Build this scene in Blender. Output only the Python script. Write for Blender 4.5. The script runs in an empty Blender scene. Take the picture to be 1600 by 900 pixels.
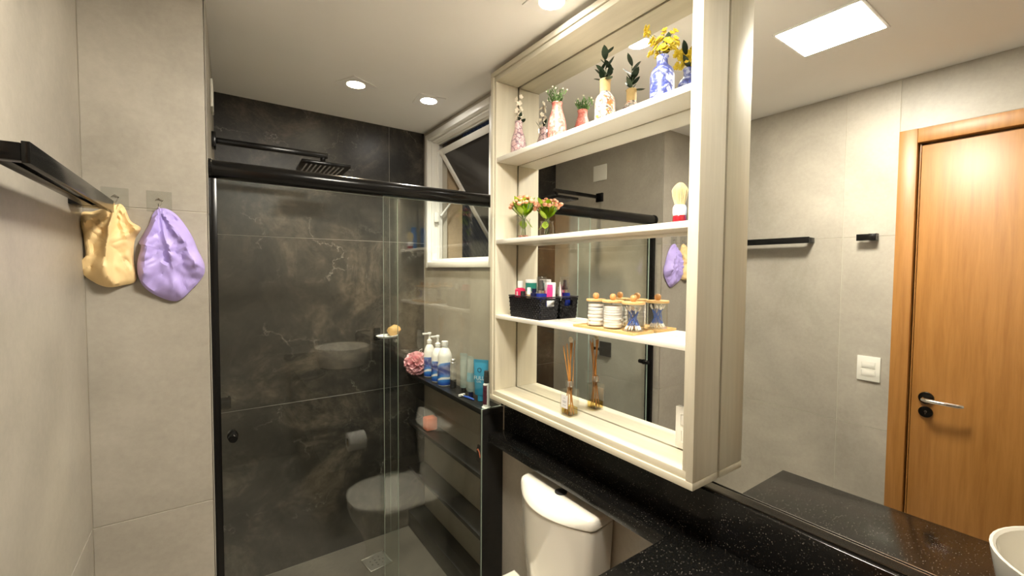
import bpy, bmesh, math, random
from mathutils import Vector, Matrix, noise
random.seed(7)
SC = bpy.context.scene
COL = SC.collection
PI = math.pi

# ------------------------------------------------------------------ camera
EYE = 1.628
F_PX, YAW, PITCH, ROLL = 671.63, 35.11, 2.28, 0.39
def make_camera():
    ya, pi_, ro = (math.radians(a) for a in (YAW, PITCH, ROLL))
    fw = Vector((math.sin(ya)*math.cos(pi_), math.cos(ya)*math.cos(pi_), -math.sin(pi_)))
    r = Vector((math.cos(ya), -math.sin(ya), 0)); u = r.cross(fw)
    R = math.cos(ro)*r + math.sin(ro)*u
    U = -math.sin(ro)*r + math.cos(ro)*u
    cd = bpy.data.cameras.new('camera'); co = bpy.data.objects.new('camera', cd); COL.objects.link(co)
    cd.sensor_fit = 'HORIZONTAL'; cd.sensor_width = 36.0; cd.lens = F_PX/1600*36.0
    cd.clip_start = 0.02
    m = Matrix.Identity(4)
    for i in range(3):
        m[i][0], m[i][1], m[i][2] = R[i], U[i], -fw[i]
    m[2][3] = EYE
    co.matrix_world = m
    SC.camera = co
make_camera()

# ------------------------------------------------------------------ world, lights, exposure
W = bpy.data.worlds.new('night'); SC.world = W; W.use_nodes = True
W.node_tree.nodes['Background'].inputs[0].default_value = (0.02, 0.024, 0.035, 1)
W.node_tree.nodes['Background'].inputs[1].default_value = 0.25
SC.view_settings.view_transform = 'Standard'
SC.view_settings.look = 'None'
SC.view_settings.gamma = 1.0
SC.view_settings.use_curve_mapping = False
SC.view_settings.exposure = 0.95

CEIL = 2.496
PANEL_EMIT = 104.0
SPOTS = [   # x, y, colour, watts, label
    (0.575, 2.10, (1.0, 0.80, 0.52), 30, 'warm yellow recessed downlight over the shower rail'),
    (0.932, 2.077, (1.0, 0.93, 0.80), 40, 'white recessed downlight beside the open window'),
    (0.915, 1.09, (1.0, 0.93, 0.80), 24, 'white recessed downlight in front of the open shelf cabinet'),
]
for i, (x, y, c, w, _) in enumerate(SPOTS):
    ld = bpy.data.lights.new('downlight_beam', 'SPOT'); ld.energy = w; ld.color = c
    ld.spot_size = math.radians(112); ld.spot_blend = 0.85;
    if i == 2: ld.spot_size = math.radians(84); ld.spot_blend = 0.7
    ld.shadow_soft_size = 0.028
    lo = bpy.data.objects.new('downlight_beam', ld); COL.objects.link(lo); lo.location = (x, y, CEIL-0.02)

# ------------------------------------------------------------------ materials
def mat(name):
    m = bpy.data.materials.new(name); m.use_nodes = True
    nt = m.node_tree; nt.nodes.clear()
    out = nt.nodes.new('ShaderNodeOutputMaterial')
    return m, nt, out
def N(nt, t, **kw):
    n = nt.nodes.new(t)
    for k, v in kw.items():
        if k in n.inputs: n.inputs[k].default_value = v
        else: setattr(n, k, v)
    return n
def c4(c): return (c[0], c[1], c[2], 1)
def pbr(name, col, rough=0.5, metal=0.0, spec=0.5, noise_amt=0.0, noise_scale=20, bump=0.0, trans=0.0, coat=0.0, sss=0.0):
    m, nt, out = mat(name)
    b = N(nt, 'ShaderNodeBsdfPrincipled'); nt.links.new(b.outputs[0], out.inputs[0])
    b.inputs['Base Color'].default_value = c4(col); b.inputs['Roughness'].default_value = rough
    b.inputs['Metallic'].default_value = metal; b.inputs['Specular IOR Level'].default_value = spec
    b.inputs['Transmission Weight'].default_value = trans; b.inputs['Coat Weight'].default_value = coat
    if sss: b.inputs['Subsurface Weight'].default_value = sss; b.inputs['Subsurface Radius'].default_value = (.01,.008,.006)
    if noise_amt or bump:
        tc = N(nt, 'ShaderNodeTexCoord'); no = N(nt, 'ShaderNodeTexNoise', Scale=noise_scale, Detail=5.0)
        nt.links.new(tc.outputs['Object'], no.inputs['Vector'])
        if noise_amt:
            mx = N(nt, 'ShaderNodeMix', data_type='RGBA')
            mx.inputs[6].default_value = c4([v*(1-noise_amt) for v in col]); mx.inputs[7].default_value = c4([min(1, v*(1+noise_amt)) for v in col])
            nt.links.new(no.outputs[0], mx.inputs[0]); nt.links.new(mx.outputs[2], b.inputs['Base Color'])
        if bump:
            bp = N(nt, 'ShaderNodeBump', Strength=bump, Distance=0.002); nt.links.new(no.outputs[0], bp.inputs['Height']); nt.links.new(bp.outputs[0], b.inputs['Normal'])
    return m
def ramp(nt, src, stops):
    r = N(nt, 'ShaderNodeValToRGB'); e = r.color_ramp.elements
    while len(e) < len(stops): e.new(0.5)
    for el, (p, c) in zip(e, stops): el.position = p; el.color = c4(c)
    nt.links.new(src, r.inputs[0]); return r
def concrete(name, dark, light, rough=0.42, var=0.06):
    m, nt, out = mat(name)
    b = N(nt, 'ShaderNodeBsdfPrincipled', Roughness=rough); nt.links.new(b.outputs[0], out.inputs[0])
    tc = N(nt, 'ShaderNodeTexCoord'); oi = N(nt, 'ShaderNodeObjectInfo')
    n1 = N(nt, 'ShaderNodeTexNoise', Scale=2.2, Detail=8.0, Roughness=0.62, Distortion=0.4)
    n2 = N(nt, 'ShaderNodeTexNoise', Scale=60.0, Detail=4.0, Roughness=0.7)
    for n in (n1, n2): nt.links.new(tc.outputs['Object'], n.inputs['Vector'])
    ma = N(nt, 'ShaderNodeMath', operation='MULTIPLY_ADD'); ma.inputs[1].default_value = 0.25; nt.links.new(n2.outputs[0], ma.inputs[0]); 
    nt.links.new(n1.outputs[0], ma.inputs[2])
    r = ramp(nt, ma.outputs[0], [(0.42, dark), (0.82, light)])
    hv = N(nt, 'ShaderNodeHueSaturation'); nt.links.new(r.outputs[0], hv.inputs['Color'])
    mr = N(nt, 'ShaderNodeMapRange'); mr.inputs['To Min'].default_value = 1-var; mr.inputs['To Max'].default_value = 1+var
    nt.links.new(oi.outputs['Random'], mr.inputs['Value']); nt.links.new(mr.outputs[0], hv.inputs['Value'])
    nt.links.new(hv.outputs[0], b.inputs['Base Color'])
    bp = N(nt, 'ShaderNodeBump', Strength=0.08, Distance=0.002); nt.links.new(n2.outputs[0], bp.inputs['Height']); nt.links.new(bp.outputs[0], b.inputs['Normal'])
    return m
def marble(name):
    m, nt, out = mat(name)
    b = N(nt, 'ShaderNodeBsdfPrincipled', Roughness=0.36); nt.links.new(b.outputs[0], out.inputs[0])
    tc = N(nt, 'ShaderNodeTexCoord')
    n1 = N(nt, 'ShaderNodeTexNoise', Scale=3.0, Detail=10.0, Roughness=0.72, Distortion=0.7)
    n2 = N(nt, 'ShaderNodeTexNoise', Scale=26.0, Detail=9.0, Roughness=0.75, Distortion=0.6)
    for n in (n1, n2): nt.links.new(tc.outputs['Object'], n.inputs['Vector'])
    base = ramp(nt, n1.outputs[0], [(0.37, (0.009, 0.0085, 0.008)), (0.5, (0.030, 0.026, 0.022)), (0.65, (0.105, 0.085, 0.065))])
    mr2 = N(nt, 'ShaderNodeMapRange'); mr2.inputs['From Min'].default_value = 0.3; mr2.inputs['From Max'].default_value = 0.7; mr2.inputs['To Min'].default_value = 0.45; mr2.inputs['To Max'].default_value = 1.5
    nt.links.new(n2.outputs[0], mr2.inputs['Value'])
    mo = N(nt, 'ShaderNodeVectorMath', operation='SCALE'); nt.links.new(base.outputs[0], mo.inputs[0]); nt.links.new(mr2.outputs[0], mo.inputs['Scale'])
    cur = mo.outputs[0]
    # hairline veins: cell borders of distorted voronoi cells, gated by noise
    dn = N(nt, 'ShaderNodeTexNoise', Scale=4.0, Detail=8.0, Roughness=0.68); nt.links.new(tc.outputs['Object'], dn.inputs['Vector'])
    for sc, wd, off, g0, g1, amt in ((2.1, 0.006, 0.0, 0.50, 0.62, 0.85), (5.5, 0.010, 4.4, 0.54, 0.68, 0.5)):
        vm = N(nt, 'ShaderNodeVectorMath', operation='MULTIPLY_ADD'); vm.inputs[1].default_value = (0.42, 0.42, 0.42)
        nt.links.new(dn.outputs['Color'], vm.inputs[0]); nt.links.new(tc.outputs['Object'], vm.inputs[2])
        vo = N(nt, 'ShaderNodeTexVoronoi', feature='DISTANCE_TO_EDGE', Scale=sc); nt.links.new(vm.outputs[0], vo.inputs['Vector'])
        vr = ramp(nt, vo.outputs['Distance'], [(0.0, (1, 1, 1)), (wd, (0, 0, 0))])
        gn = N(nt, 'ShaderNodeTexNoise', Scale=3.4, Detail=4.0); gm = N(nt, 'ShaderNodeMapping'); gm.inputs['Location'].default_value = (3.1+off, 7.7, 1.3+off)
        nt.links.new(tc.outputs['Object'], gm.inputs[0]); nt.links.new(gm.outputs[0], gn.inputs['Vector'])
        gr = ramp(nt, gn.outputs[0], [(g0, (0, 0, 0)), (g1, (amt, amt, amt))])
        ml = N(nt, 'ShaderNodeMath', operation='MULTIPLY'); nt.links.new(vr.outputs[0], ml.inputs[0]); nt.links.new(gr.outputs[0], ml.inputs[1])
        mv = N(nt, 'ShaderNodeMix', data_type='RGBA'); mv.inputs[7].default_value = (0.36, 0.33, 0.28, 1)
        nt.links.new(ml.outputs[0], mv.inputs[0]); nt.links.new(cur, mv.inputs[6]); cur = mv.outputs[2]
    nt.links.new(cur, b.inputs['Base Color'])
    return m
def granite(name):
    m, nt, out = mat(name)
    b = N(nt, 'ShaderNodeBsdfPrincipled', Roughness=0.16); nt.links.new(b.outputs[0], out.inputs[0])
    tc = N(nt, 'ShaderNodeTexCoord')
    vo = N(nt, 'ShaderNodeTexVoronoi', Scale=640.0); nt.links.new(tc.outputs['Object'], vo.inputs['Vector'])
    sp = N(nt, 'ShaderNodeSeparateColor'); nt.links.new(vo.outputs['Color'], sp.inputs[0])
    r = ramp(nt, sp.outputs[0], [(0.0, (0.004, 0.004, 0.004)), (0.94, (0.006, 0.0056, 0.005)), (0.985, (0.028, 0.025, 0.022)), (1.0, (0.22, 0.2, 0.17))])
    nt.links.new(r.outputs[0], b.inputs['Base Color'])
    return m
def wood(name, dark, light, axis='Z', scale=26, rough=0.45):
    m, nt, out = mat(name)
    b = N(nt, 'ShaderNodeBsdfPrincipled', Roughness=rough); nt.links.new(b.outputs[0], out.inputs[0])
    tc = N(nt, 'ShaderNodeTexCoord'); mp = N(nt, 'ShaderNodeMapping')
    s = {'X': (0.06, 1, 1), 'Y': (1, 0.06, 1), 'Z': (1, 1, 0.06)}[axis]; mp.inputs['Scale'].default_value = s
    nt.links.new(tc.outputs['Object'], mp.inputs[0])
    n = N(nt, 'ShaderNodeTexNoise', Scale=float(scale), Detail=7.0, Roughness=0.65, Distortion=0.3); nt.links.new(mp.outputs[0], n.inputs['Vector'])
    r = ramp(nt, n.outputs[0], [(0.3, dark), (0.7, light)]); nt.links.new(r.outputs[0], b.inputs['Base Color'])
    return m
def thin_glass(name, tint=(0.93, 0.97, 0.95), f0=0.045, rough=0.0, haze=None):
    m, nt, out = mat(name)
    tr = N(nt, 'ShaderNodeBsdfTransparent'); tr.inputs[0].default_value = c4(tint)
    gl = N(nt, 'ShaderNodeBsdfGlossy', Roughness=rough)
    lw = N(nt, 'ShaderNodeLayerWeight', Blend=0.5)
    pw = N(nt, 'ShaderNodeMath', operation='POWER'); pw.inputs[1].default_value = 5.0; nt.links.new(lw.outputs['Facing'], pw.inputs[0])
    ad = N(nt, 'ShaderNodeMath', operation='MULTIPLY_ADD', use_clamp=True); ad.inputs[1].default_value = 1-f0; ad.inputs[2].default_value = f0
    nt.links.new(pw.outputs[0], ad.inputs[0])
    mx = N(nt, 'ShaderNodeMixShader'); nt.links.new(ad.outputs[0], mx.inputs[0]); nt.links.new(tr.outputs[0], mx.inputs[1]); nt.links.new(gl.outputs[0], mx.inputs[2])
    last = mx
    if haze:
        df = N(nt, 'ShaderNodeBsdfDiffuse'); df.inputs[0].default_value = c4(haze[1])
        m2 = N(nt, 'ShaderNodeMixShader'); m2.inputs[0].default_value = haze[0]
        nt.links.new(last.outputs[0], m2.inputs[1]); nt.links.new(df.outputs[0], m2.inputs[2]); last = m2
    nt.links.new(last.outputs[0], out.inputs[0])
    return m
def emit(name, col, s):
    m, nt, out = mat(name); e = N(nt, 'ShaderNodeEmission'); e.inputs[0].default_value = c4(col); e.inputs[1].default_value = s
    nt.links.new(e.outputs[0], out.inputs[0]); return m
def mottled(name, stops, scale=28, rough=0.4, detail=6.0, dist=2.0, lines=None):
    m, nt, out = mat(name)
    b = N(nt, 'ShaderNodeBsdfPrincipled', Roughness=rough); nt.links.new(b.outputs[0], out.inputs[0])
    tc = N(nt, 'ShaderNodeTexCoord')
    n = N(nt, 'ShaderNodeTexNoise', Scale=float(scale), Detail=detail, Roughness=0.6, Distortion=dist); nt.links.new(tc.outputs['Object'], n.inputs['Vector'])
    r = ramp(nt, n.outputs[0], stops); res = r.outputs[0]
    if lines:
        vo = N(nt, 'ShaderNodeTexVoronoi', feature='DISTANCE_TO_EDGE', Scale=float(lines[0])); vm = N(nt, 'ShaderNodeVectorMath', operation='MULTIPLY_ADD')
        vm.inputs[1].default_value = (0.03, 0.03, 0.03); nt.links.new(n.outputs['Color'], vm.inputs[0]); nt.links.new(tc.outputs['Object'], vm.inputs[2]); nt.links.new(vm.outputs[0], vo.inputs['Vector'])
        lr = ramp(nt, vo.outputs['Distance'], [(0.0, (1, 1, 1)), (lines[1], (0, 0, 0))])
        mx = N(nt, 'ShaderNodeMix', data_type='RGBA'); mx.inputs[7].default_value = c4(lines[2]); nt.links.new(lr.outputs[0], mx.inputs[0]); nt.links.new(res, mx.inputs[6]); res = mx.outputs[2]
    nt.links.new(res, b.inputs['Base Color']); return m
def waves(name):       # blue print with white swooshes on the soap bottles
    m, nt, out = mat(name)
    b = N(nt, 'ShaderNodeBsdfPrincipled', Roughness=0.35); nt.links.new(b.outputs[0], out.inputs[0])
    tc = N(nt, 'ShaderNodeTexCoord'); mp = N(nt, 'ShaderNodeMapping'); mp.inputs['Rotation'].default_value = (0.35, 0.25, 0); nt.links.new(tc.outputs['Object'], mp.inputs[0])
    w = N(nt, 'ShaderNodeTexWave', bands_direction='Z', Scale=4.2, Distortion=3.0, Detail=1.0); w.inputs['Detail Scale'].default_value = 2.0; nt.links.new(mp.outputs[0], w.inputs['Vector'])
    r = ramp(nt, w.outputs['Fac'], [(0.0, (0.008, 0.03, 0.24)), (0.5, (0.015, 0.09, 0.45)), (0.8, (0.04, 0.2, 0.62)), (0.955, (0.07, 0.26, 0.66)), (0.975, (0.9, 0.92, 0.95))])
    nt.links.new(r.outputs[0], b.inputs['Base Color']); return m
M = {
 'tile': concrete('greige_porcelain', (0.30, 0.272, 0.226), (0.46, 0.422, 0.355)),
 'tile_floor': concrete('grey_floor_porcelain', (0.06, 0.054, 0.046), (0.15, 0.135, 0.112), rough=0.5),
 'grout': pbr('grout', (0.5, 0.46, 0.38), 0.9),
 'grout_dark': pbr('grout_grey', (0.33, 0.31, 0.28), 0.9),
 'marble': marble('dark_marble'),
 'granite': granite('black_granite'),
 'paint': pbr('ceiling_paint', (0.86, 0.845, 0.81), 0.85, noise_amt=0.02, noise_scale=6),
 'cream': wood('cream_laminate', (0.60, 0.555, 0.43), (0.69, 0.645, 0.51), 'Z', 40, 0.5),
 'creamy': wood('cream_laminate_long', (0.60, 0.555, 0.43), (0.69, 0.645, 0.51), 'Y', 40, 0.5),
 'edge': pbr('cream_edge_band', (0.78, 0.745, 0.65), 0.45, noise_amt=0.03),
 'door': wood('orange_oak_veneer', (0.30, 0.128, 0.026), (0.43, 0.20, 0.050), 'Z', 45, 0.4),
 'black': pbr('matte_black_metal', (0.005, 0.0048, 0.0046), 0.2, spec=0.25),
 'blacksoft': pbr('black_plastic', (0.015, 0.014, 0.016), 0.55),
 'chrome': pbr('chrome', (0.85, 0.84, 0.82), 0.09, metal=1),
 'steel': pbr('brushed_steel', (0.72, 0.70, 0.65), 0.42, metal=1),
 'channel': pbr('dull_channel_metal', (0.42, 0.41, 0.38), 0.25, metal=1),
 'darksteel': pbr('dark_steel', (0.06, 0.055, 0.05), 0.25, metal=1),
 'alu': pbr('white_aluminium', (0.78, 0.76, 0.71), 0.35, noise_amt=0.02),
 'plastic': pbr('white_plastic', (0.80, 0.78, 0.70), 0.35),
 'ceramic': pbr('white_ceramic', (0.80, 0.765, 0.68), 0.1, coat=0.5),
 'white': pbr('bright_white', (0.85, 0.84, 0.82), 0.35),
 'paper': pbr('paper', (0.82, 0.8, 0.76), 0.9),
 'cotton': pbr('cotton', (0.90, 0.88, 0.85), 0.95),
 'graphite': pbr('graphite_laminate', (0.09, 0.085, 0.08), 0.5),
 'bamboo': wood('bamboo', (0.60, 0.36, 0.13), (0.75, 0.50, 0.22), 'Y', 60, 0.45),
 'bamboox': wood('bamboo_cross', (0.66, 0.40, 0.15), (0.80, 0.54, 0.24), 'X', 60, 0.45),
 'knobwood': pbr('turned_wood', (0.62, 0.33, 0.13), 0.4, noise_amt=0.12, noise_scale=60),
 'reed': wood('amber_reed', (0.42, 0.17, 0.03), (0.62, 0.29, 0.06), 'Z', 80, 0.5),
 'glass': thin_glass('clear_jar_glass', (0.985, 0.99, 0.98), 0.05),
 'glassedge': pbr('glass_edge_green', (0.55, 0.66, 0.58), 0.15, trans=0.2),
 'shower': thin_glass('shower_glass', (0.93, 0.955, 0.94), 0.065, 0.0, (0.0015, (0.55, 0.6, 0.56))),
 'sashglass': thin_glass('smoked_sash_glass', (0.06, 0.06, 0.06), 0.06, 0.12, (0.3, (0.16, 0.15, 0.145))),
 'liquid': thin_glass('amber_liquid', (0.93, 0.80, 0.42), 0.04),
 'clearplastic': thin_glass('clear_plastic', (0.93, 0.95, 0.95), 0.06, 0.05, (0.06, (0.8, 0.85, 0.85))),
 'clearplate': thin_glass('clear_adhesive_plate', (0.95, 0.955, 0.945), 0.03, 0.05, (0.02, (0.8, 0.8, 0.78))),
 'capclear': thin_glass('clear_cap', (0.97, 0.975, 0.975), 0.06, 0.02, (0.012, (0.8, 0.85, 0.85))),
 'frost': thin_glass('frosted_tube', (0.70, 0.80, 0.80), 0.06, 0.15, (0.42, (0.55, 0.62, 0.60))),
 'gel': thin_glass('pale_blue_gel', (0.55, 0.80, 0.90), 0.05, 0.1, (0.5, (0.25, 0.55, 0.68))),
 'mirror': pbr('silver_mirror', (0.90, 0.905, 0.89), 0.0, metal=1),
 'stucco': pbr('rough_stucco', (0.50, 0.38, 0.24), 0.9, noise_amt=0.15, noise_scale=70, bump=1.0),
 'net': pbr('safety_net_cord', (0.25, 0.24, 0.22), 0.8),
 'lilac': pbr('lilac_plastic_cloth', (0.46, 0.37, 0.78), 0.42, noise_amt=0.06, noise_scale=25),
 'peach': pbr('peach_plastic_cloth', (0.90, 0.66, 0.33), 0.5, noise_amt=0.08, noise_scale=25),
 'leafdark': pbr('dark_leaf', (0.035, 0.06, 0.03), 0.5, noise_amt=0.35, noise_scale=40),
 'leafgreen': pbr('green_leaf', (0.14, 0.27, 0.08), 0.5, noise_amt=0.3, noise_scale=40),
 'leaflime': pbr('lime_leaf', (0.55, 0.72, 0.09), 0.45, noise_amt=0.25, noise_scale=40),
 'stem': pbr('stem_green', (0.09, 0.12, 0.045), 0.6),
 'stembrown': pbr('stem_brown', (0.10, 0.065, 0.04), 0.6),
 'yellowpetal': pbr('yellow_petal', (0.66, 0.50, 0.03), 0.55, noise_amt=0.2, noise_scale=80),
 'whitepetal': pbr('cream_petal', (0.80, 0.72, 0.58), 0.55, noise_amt=0.15, noise_scale=80),
 'berry': pbr('salmon_berry', (0.78, 0.34, 0.20), 0.4, noise_amt=0.2, noise_scale=80),
 'pebble': pbr('red_pebble', (0.28, 0.10, 0.06), 0.5, noise_amt=0.3, noise_scale=90),
 'v_pinkwhite': mottled('crackled_pink_white', [(0.3, (0.10, 0.07, 0.09)), (0.42, (0.55, 0.34, 0.34)), (0.55, (0.66, 0.52, 0.50)), (0.7, (0.50, 0.18, 0.21))], 26, lines=(38, 0.10, (0.10, 0.05, 0.09))),
 'v_pink': mottled('mottled_coral', [(0.34, (0.34, 0.06, 0.055)), (0.48, (0.55, 0.16, 0.12)), (0.66, (0.70, 0.38, 0.32))], 55, lines=(60, 0.06, (0.30, 0.05, 0.05))),
 'v_orange': mottled('white_orange_black', [(0.38, (0.02, 0.02, 0.02)), (0.43, (0.50, 0.44, 0.38)), (0.50, (0.55, 0.49, 0.42)), (0.535, (0.52, 0.16, 0.045)), (0.62, (0.48, 0.13, 0.035))], 24, lines=(34, 0.09, (0.05, 0.04, 0.04))),
 'v_tan': pbr('tan_twine', (0.42, 0.29, 0.12), 0.7, noise_amt=0.2, noise_scale=90),
 'v_blue': mottled('blue_white_marbled', [(0.34, (0.03, 0.04, 0.16)), (0.45, (0.07, 0.10, 0.42)), (0.54, (0.42, 0.46, 0.66)), (0.70, (0.58, 0.60, 0.68))], 24, lines=(30, 0.09, (0.05, 0.06, 0.18))),
 'basket': pbr('black_woven_plastic', (0.013, 0.011, 0.013), 0.5),
 'redplastic': pbr('raspberry_plastic', (0.60, 0.02, 0.09), 0.3),
 'pinkprint': pbr('magenta_print', (0.70, 0.03, 0.22), 0.4),
 'bluebottle': pbr('cobalt_bottle', (0.012, 0.03, 0.28), 0.18),
 'navy': pbr('navy_plastic', (0.01, 0.012, 0.05), 0.3),
 'teal': pbr('teal_plastic', (0.02, 0.22, 0.17), 0.3),
 'brownglass': pbr('brown_glass', (0.05, 0.012, 0.01), 0.15),
 'gold': pbr('beige_gold', (0.55, 0.42, 0.26), 0.35, metal=0.4),
 'bluestick': pbr('blue_swab_stick', (0.05, 0.14, 0.55), 0.4),
 'maroon': pbr('maroon_lacquer', (0.26, 0.012, 0.02), 0.2),
 'bristle': pbr('blond_bristle', (0.78, 0.66, 0.38), 0.8, noise_amt=0.25, noise_scale=140),
 'bluecan': pbr('bright_blue_can', (0.03, 0.25, 0.70), 0.3),
 'waves': waves('blue_wave_print'),
 'pinkmesh': pbr('pink_mesh', (0.98, 0.52, 0.58), 0.7, noise_amt=0.12, noise_scale=60),
 'bluetube': pbr('sky_blue_tube', (0.03, 0.30, 0.52), 0.3, noise_amt=0.1, noise_scale=12),
 'greytube': pbr('silver_grey_tube', (0.45, 0.43, 0.40), 0.3, metal=0.5),
 'plumlabel': pbr('plum_label', (0.10, 0.02, 0.045), 0.4),
 'razorblue': pbr('razor_blue', (0.03, 0.09, 0.42), 0.35),
 'salmon': pbr('salmon_foam', (0.80, 0.22, 0.12), 0.8, noise_amt=0.1, noise_scale=60, bump=0.6),
 'soap': pbr('yellow_soap', (0.70, 0.42, 0.16), 0.5, noise_amt=0.2, noise_scale=40),
 'ink': pbr('dark_ink', (0.05, 0.05, 0.06), 0.6),
 'inklight': pbr('grey_ink', (0.35, 0.36, 0.38), 0.6),
 'inkwhite': pbr('white_ink', (0.85, 0.86, 0.86), 0.5),
 'inkgold': pbr('gold_ink', (0.70, 0.45, 0.25), 0.5),
 'panel': emit('led_panel_glow', (1.0, 0.93, 0.80), PANEL_EMIT),
 'lamp_warm': emit('warm_lamp_glow', (1.0, 0.86, 0.58), 30),
 'lamp_white': emit('white_lamp_glow', (1.0, 0.95, 0.86), 40),
}

# ------------------------------------------------------------------ mesh helpers
def V(*a): return Vector(a)
def box(bm, x0, x1, y0, y1, z0, z1, bev=0.0):
    vs = [bm.verts.new(p) for p in ((x0,y0,z0),(x1,y0,z0),(x1,y1,z0),(x0,y1,z0),(x0,y0,z1),(x1,y0,z1),(x1,y1,z1),(x0,y1,z1))]
    fs = [bm.faces.new([vs[i] for i in f]) for f in ((0,3,2,1),(4,5,6,7),(0,1,5,4),(1,2,6,5),(2,3,7,6),(3,0,4,7))]
    if bev:
        es = list({e for f in fs for e in f.edges})
        bmesh.ops.bevel(bm, geom=es, offset=bev, segments=2, affect='EDGES', profile=0.5)
    return bm
def B(*a, bev=0.0):
    bm = bmesh.new(); return box(bm, *a, bev=bev)
def lathe(bm, prof, seg=24, cx=0, cy=0, ax='z', sx=1.0, sy=1.0):
    rings = []
    for r, z in prof:
        if r < 1e-6: rings.append([bm.verts.new(_ax(0, 0, z, ax, cx, cy))])
        else: rings.append([bm.verts.new(_ax(r*sx*math.cos(2*PI*i/seg), r*sy*math.sin(2*PI*i/seg), z, ax, cx, cy)) for i in range(seg)])
    for a, b in zip(rings, rings[1:]):
        for i in range(seg):
            j = (i+1) % seg
            if len(a) == 1 and len(b) == 1: continue
            if len(a) == 1: bm.faces.new((a[0], b[j], b[i]))
            elif len(b) == 1: bm.faces.new((a[i], a[j], b[0]))
            else: bm.faces.new((a[i], a[j], b[j], b[i]))
    return bm
def _ax(a, b, c, ax, cx, cy):
    if ax == 'z': return (a+cx, b+cy, c)
    if ax == 'x': return (c, a+cx, b+cy)
    return (a+cx, c, b+cy)
def L(prof, seg=24, **k): return lathe(bmesh.new(), prof, seg, **k)
def cylp(r, z0, z1, b=0.001): return [(0, z0), (r-b, z0), (r, z0+b), (r, z1-b), (r-b, z1), (0, z1)]
def tube(bm, pts, r, seg=10, cap=True):
    pts = [Vector(p) for p in pts]; n = len(pts); rs = r if isinstance(r, (list, tuple)) else [r]*n
    up = Vector((0, 0, 1)); rings = []
    for i, p in enumerate(pts):
        t = (pts[min(i+1, n-1)] - pts[max(i-1, 0)]).normalized()
        a = t.cross(up)
        if a.length < 1e-3: a = t.cross(Vector((1, 0, 0)))
        a.normalize(); b = t.cross(a)
        rings.append([bm.verts.new(p + rs[i]*(math.cos(2*PI*k/seg)*a + math.sin(2*PI*k/seg)*b)) for k in range(seg)])
    for A, Bq in zip(rings, rings[1:]):
        for k in range(seg):
            j = (k+1) % seg; bm.faces.new((A[k], A[j], Bq[j], Bq[k]))
    if cap: bm.faces.new(rings[0][::-1]); bm.faces.new(rings[-1])
    return bm
def T(pts, r, seg=10): return tube(bmesh.new(), pts, r, seg)
def prism(poly, d0, d1, axis='y', bev=0.0):
    """poly in the two other axes (order xyz without axis), extruded along axis"""
    bm = bmesh.new()
    def pt(a, b, d): return {'x': (d, a, b), 'y': (a, d, b), 'z': (a, b, d)}[axis]
    A = [bm.verts.new(pt(a, b, d0)) for a, b in poly]; C = [bm.verts.new(pt(a, b, d1)) for a, b in poly]
    f1 = bm.faces.new(A); f2 = bm.faces.new(C[::-1]); n = len(poly); side = []
    for i in range(n):
        j = (i+1) % n; side.append(bm.faces.new((A[j], A[i], C[i], C[j])))
    if bev:
        es = list({e for f in (f1, f2) for e in f.edges}); bmesh.ops.bevel(bm, geom=es, offset=bev, segments=2, affect='EDGES', profile=0.5)
    return bm
def loft(bm, rings, cap0=True, cap1=True):
    R = [[bm.verts.new(p) for p in r] for r in rings]; n = len(R[0])
    for a, b in zip(R, R[1:]):
        for i in range(n):
            j = (i+1) % n; bm.faces.new((a[i], a[j], b[j], b[i]))
    if cap0: bm.faces.new(R[0][::-1])
    if cap1: bm.faces.new(R[-1])
    return bm
def blob(r, sx=1, sy=1, sz=1, sub=2, c=(0, 0, 0), jit=0.0):
    bm = bmesh.new(); bmesh.ops.create_icosphere(bm, subdivisions=sub, radius=r)
    for v in bm.verts:
        k = 1 + jit*(noise.noise(v.co*(2.2/r) + Vector(c)*31))
        v.co = Vector((v.co.x*sx*k + c[0], v.co.y*sy*k + c[1], v.co.z*sz*k + c[2]))
    return bm
def join(*bms):
    out = bms[0]
    for b in bms[1:]:
        me = bpy.data.meshes.new('t'); b.to_mesh(me); out.from_mesh(me); bpy.data.meshes.remove(me); b.free()
    return out
def obj(name, bm, m, parent=None, smooth=True, angle=35, loc=None):
    bmesh.ops.recalc_face_normals(bm, faces=bm.faces[:])
    me = bpy.data.meshes.new(name); bm.to_mesh(me); bm.free()
    for x in (m if isinstance(m, (list, tuple)) else [m]): me.materials.append(M[x])
    if smooth:
        me.polygons.foreach_set('use_smooth', [True]*len(me.polygons))
        me.set_sharp_from_angle(angle=math.radians(angle))
    o = bpy.data.objects.new(name, me); COL.objects.link(o)
    if parent: o.parent = parent
    if loc: o.location = loc
    return o
def tag(o, label, cat, group=None, kind=None):
    o['label'] = label; o['category'] = cat
    if group: o['group'] = group
    if kind: o['kind'] = kind
    return o
def thing(name, label, cat, loc=(0, 0, 0), rot=(0, 0, 0), group=None, kind=None):
    o = bpy.data.objects.new(name, None); o.empty_display_size = 0.05; COL.objects.link(o); o.location = loc; o.rotation_euler = rot
    return tag(o, label, cat, group, kind)
def struct(name, bm, m, label, cat, parent=None):
    o = obj(name, bm, m, parent, smooth=False)
    if not parent: tag(o, label, cat, None, 'structure')
    return o
def dup(root, loc, rot=None, label=None):
    r = root.copy(); COL.objects.link(r); r.location = loc
    if rot: r.rotation_euler = rot
    if label: r['label'] = label
    for ch in list(root.children):
        c = ch.copy(); COL.objects.link(c); c.parent = r
        for g in list(ch.children):
            d = g.copy(); COL.objects.link(d); d.parent = c
    return r
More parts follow.
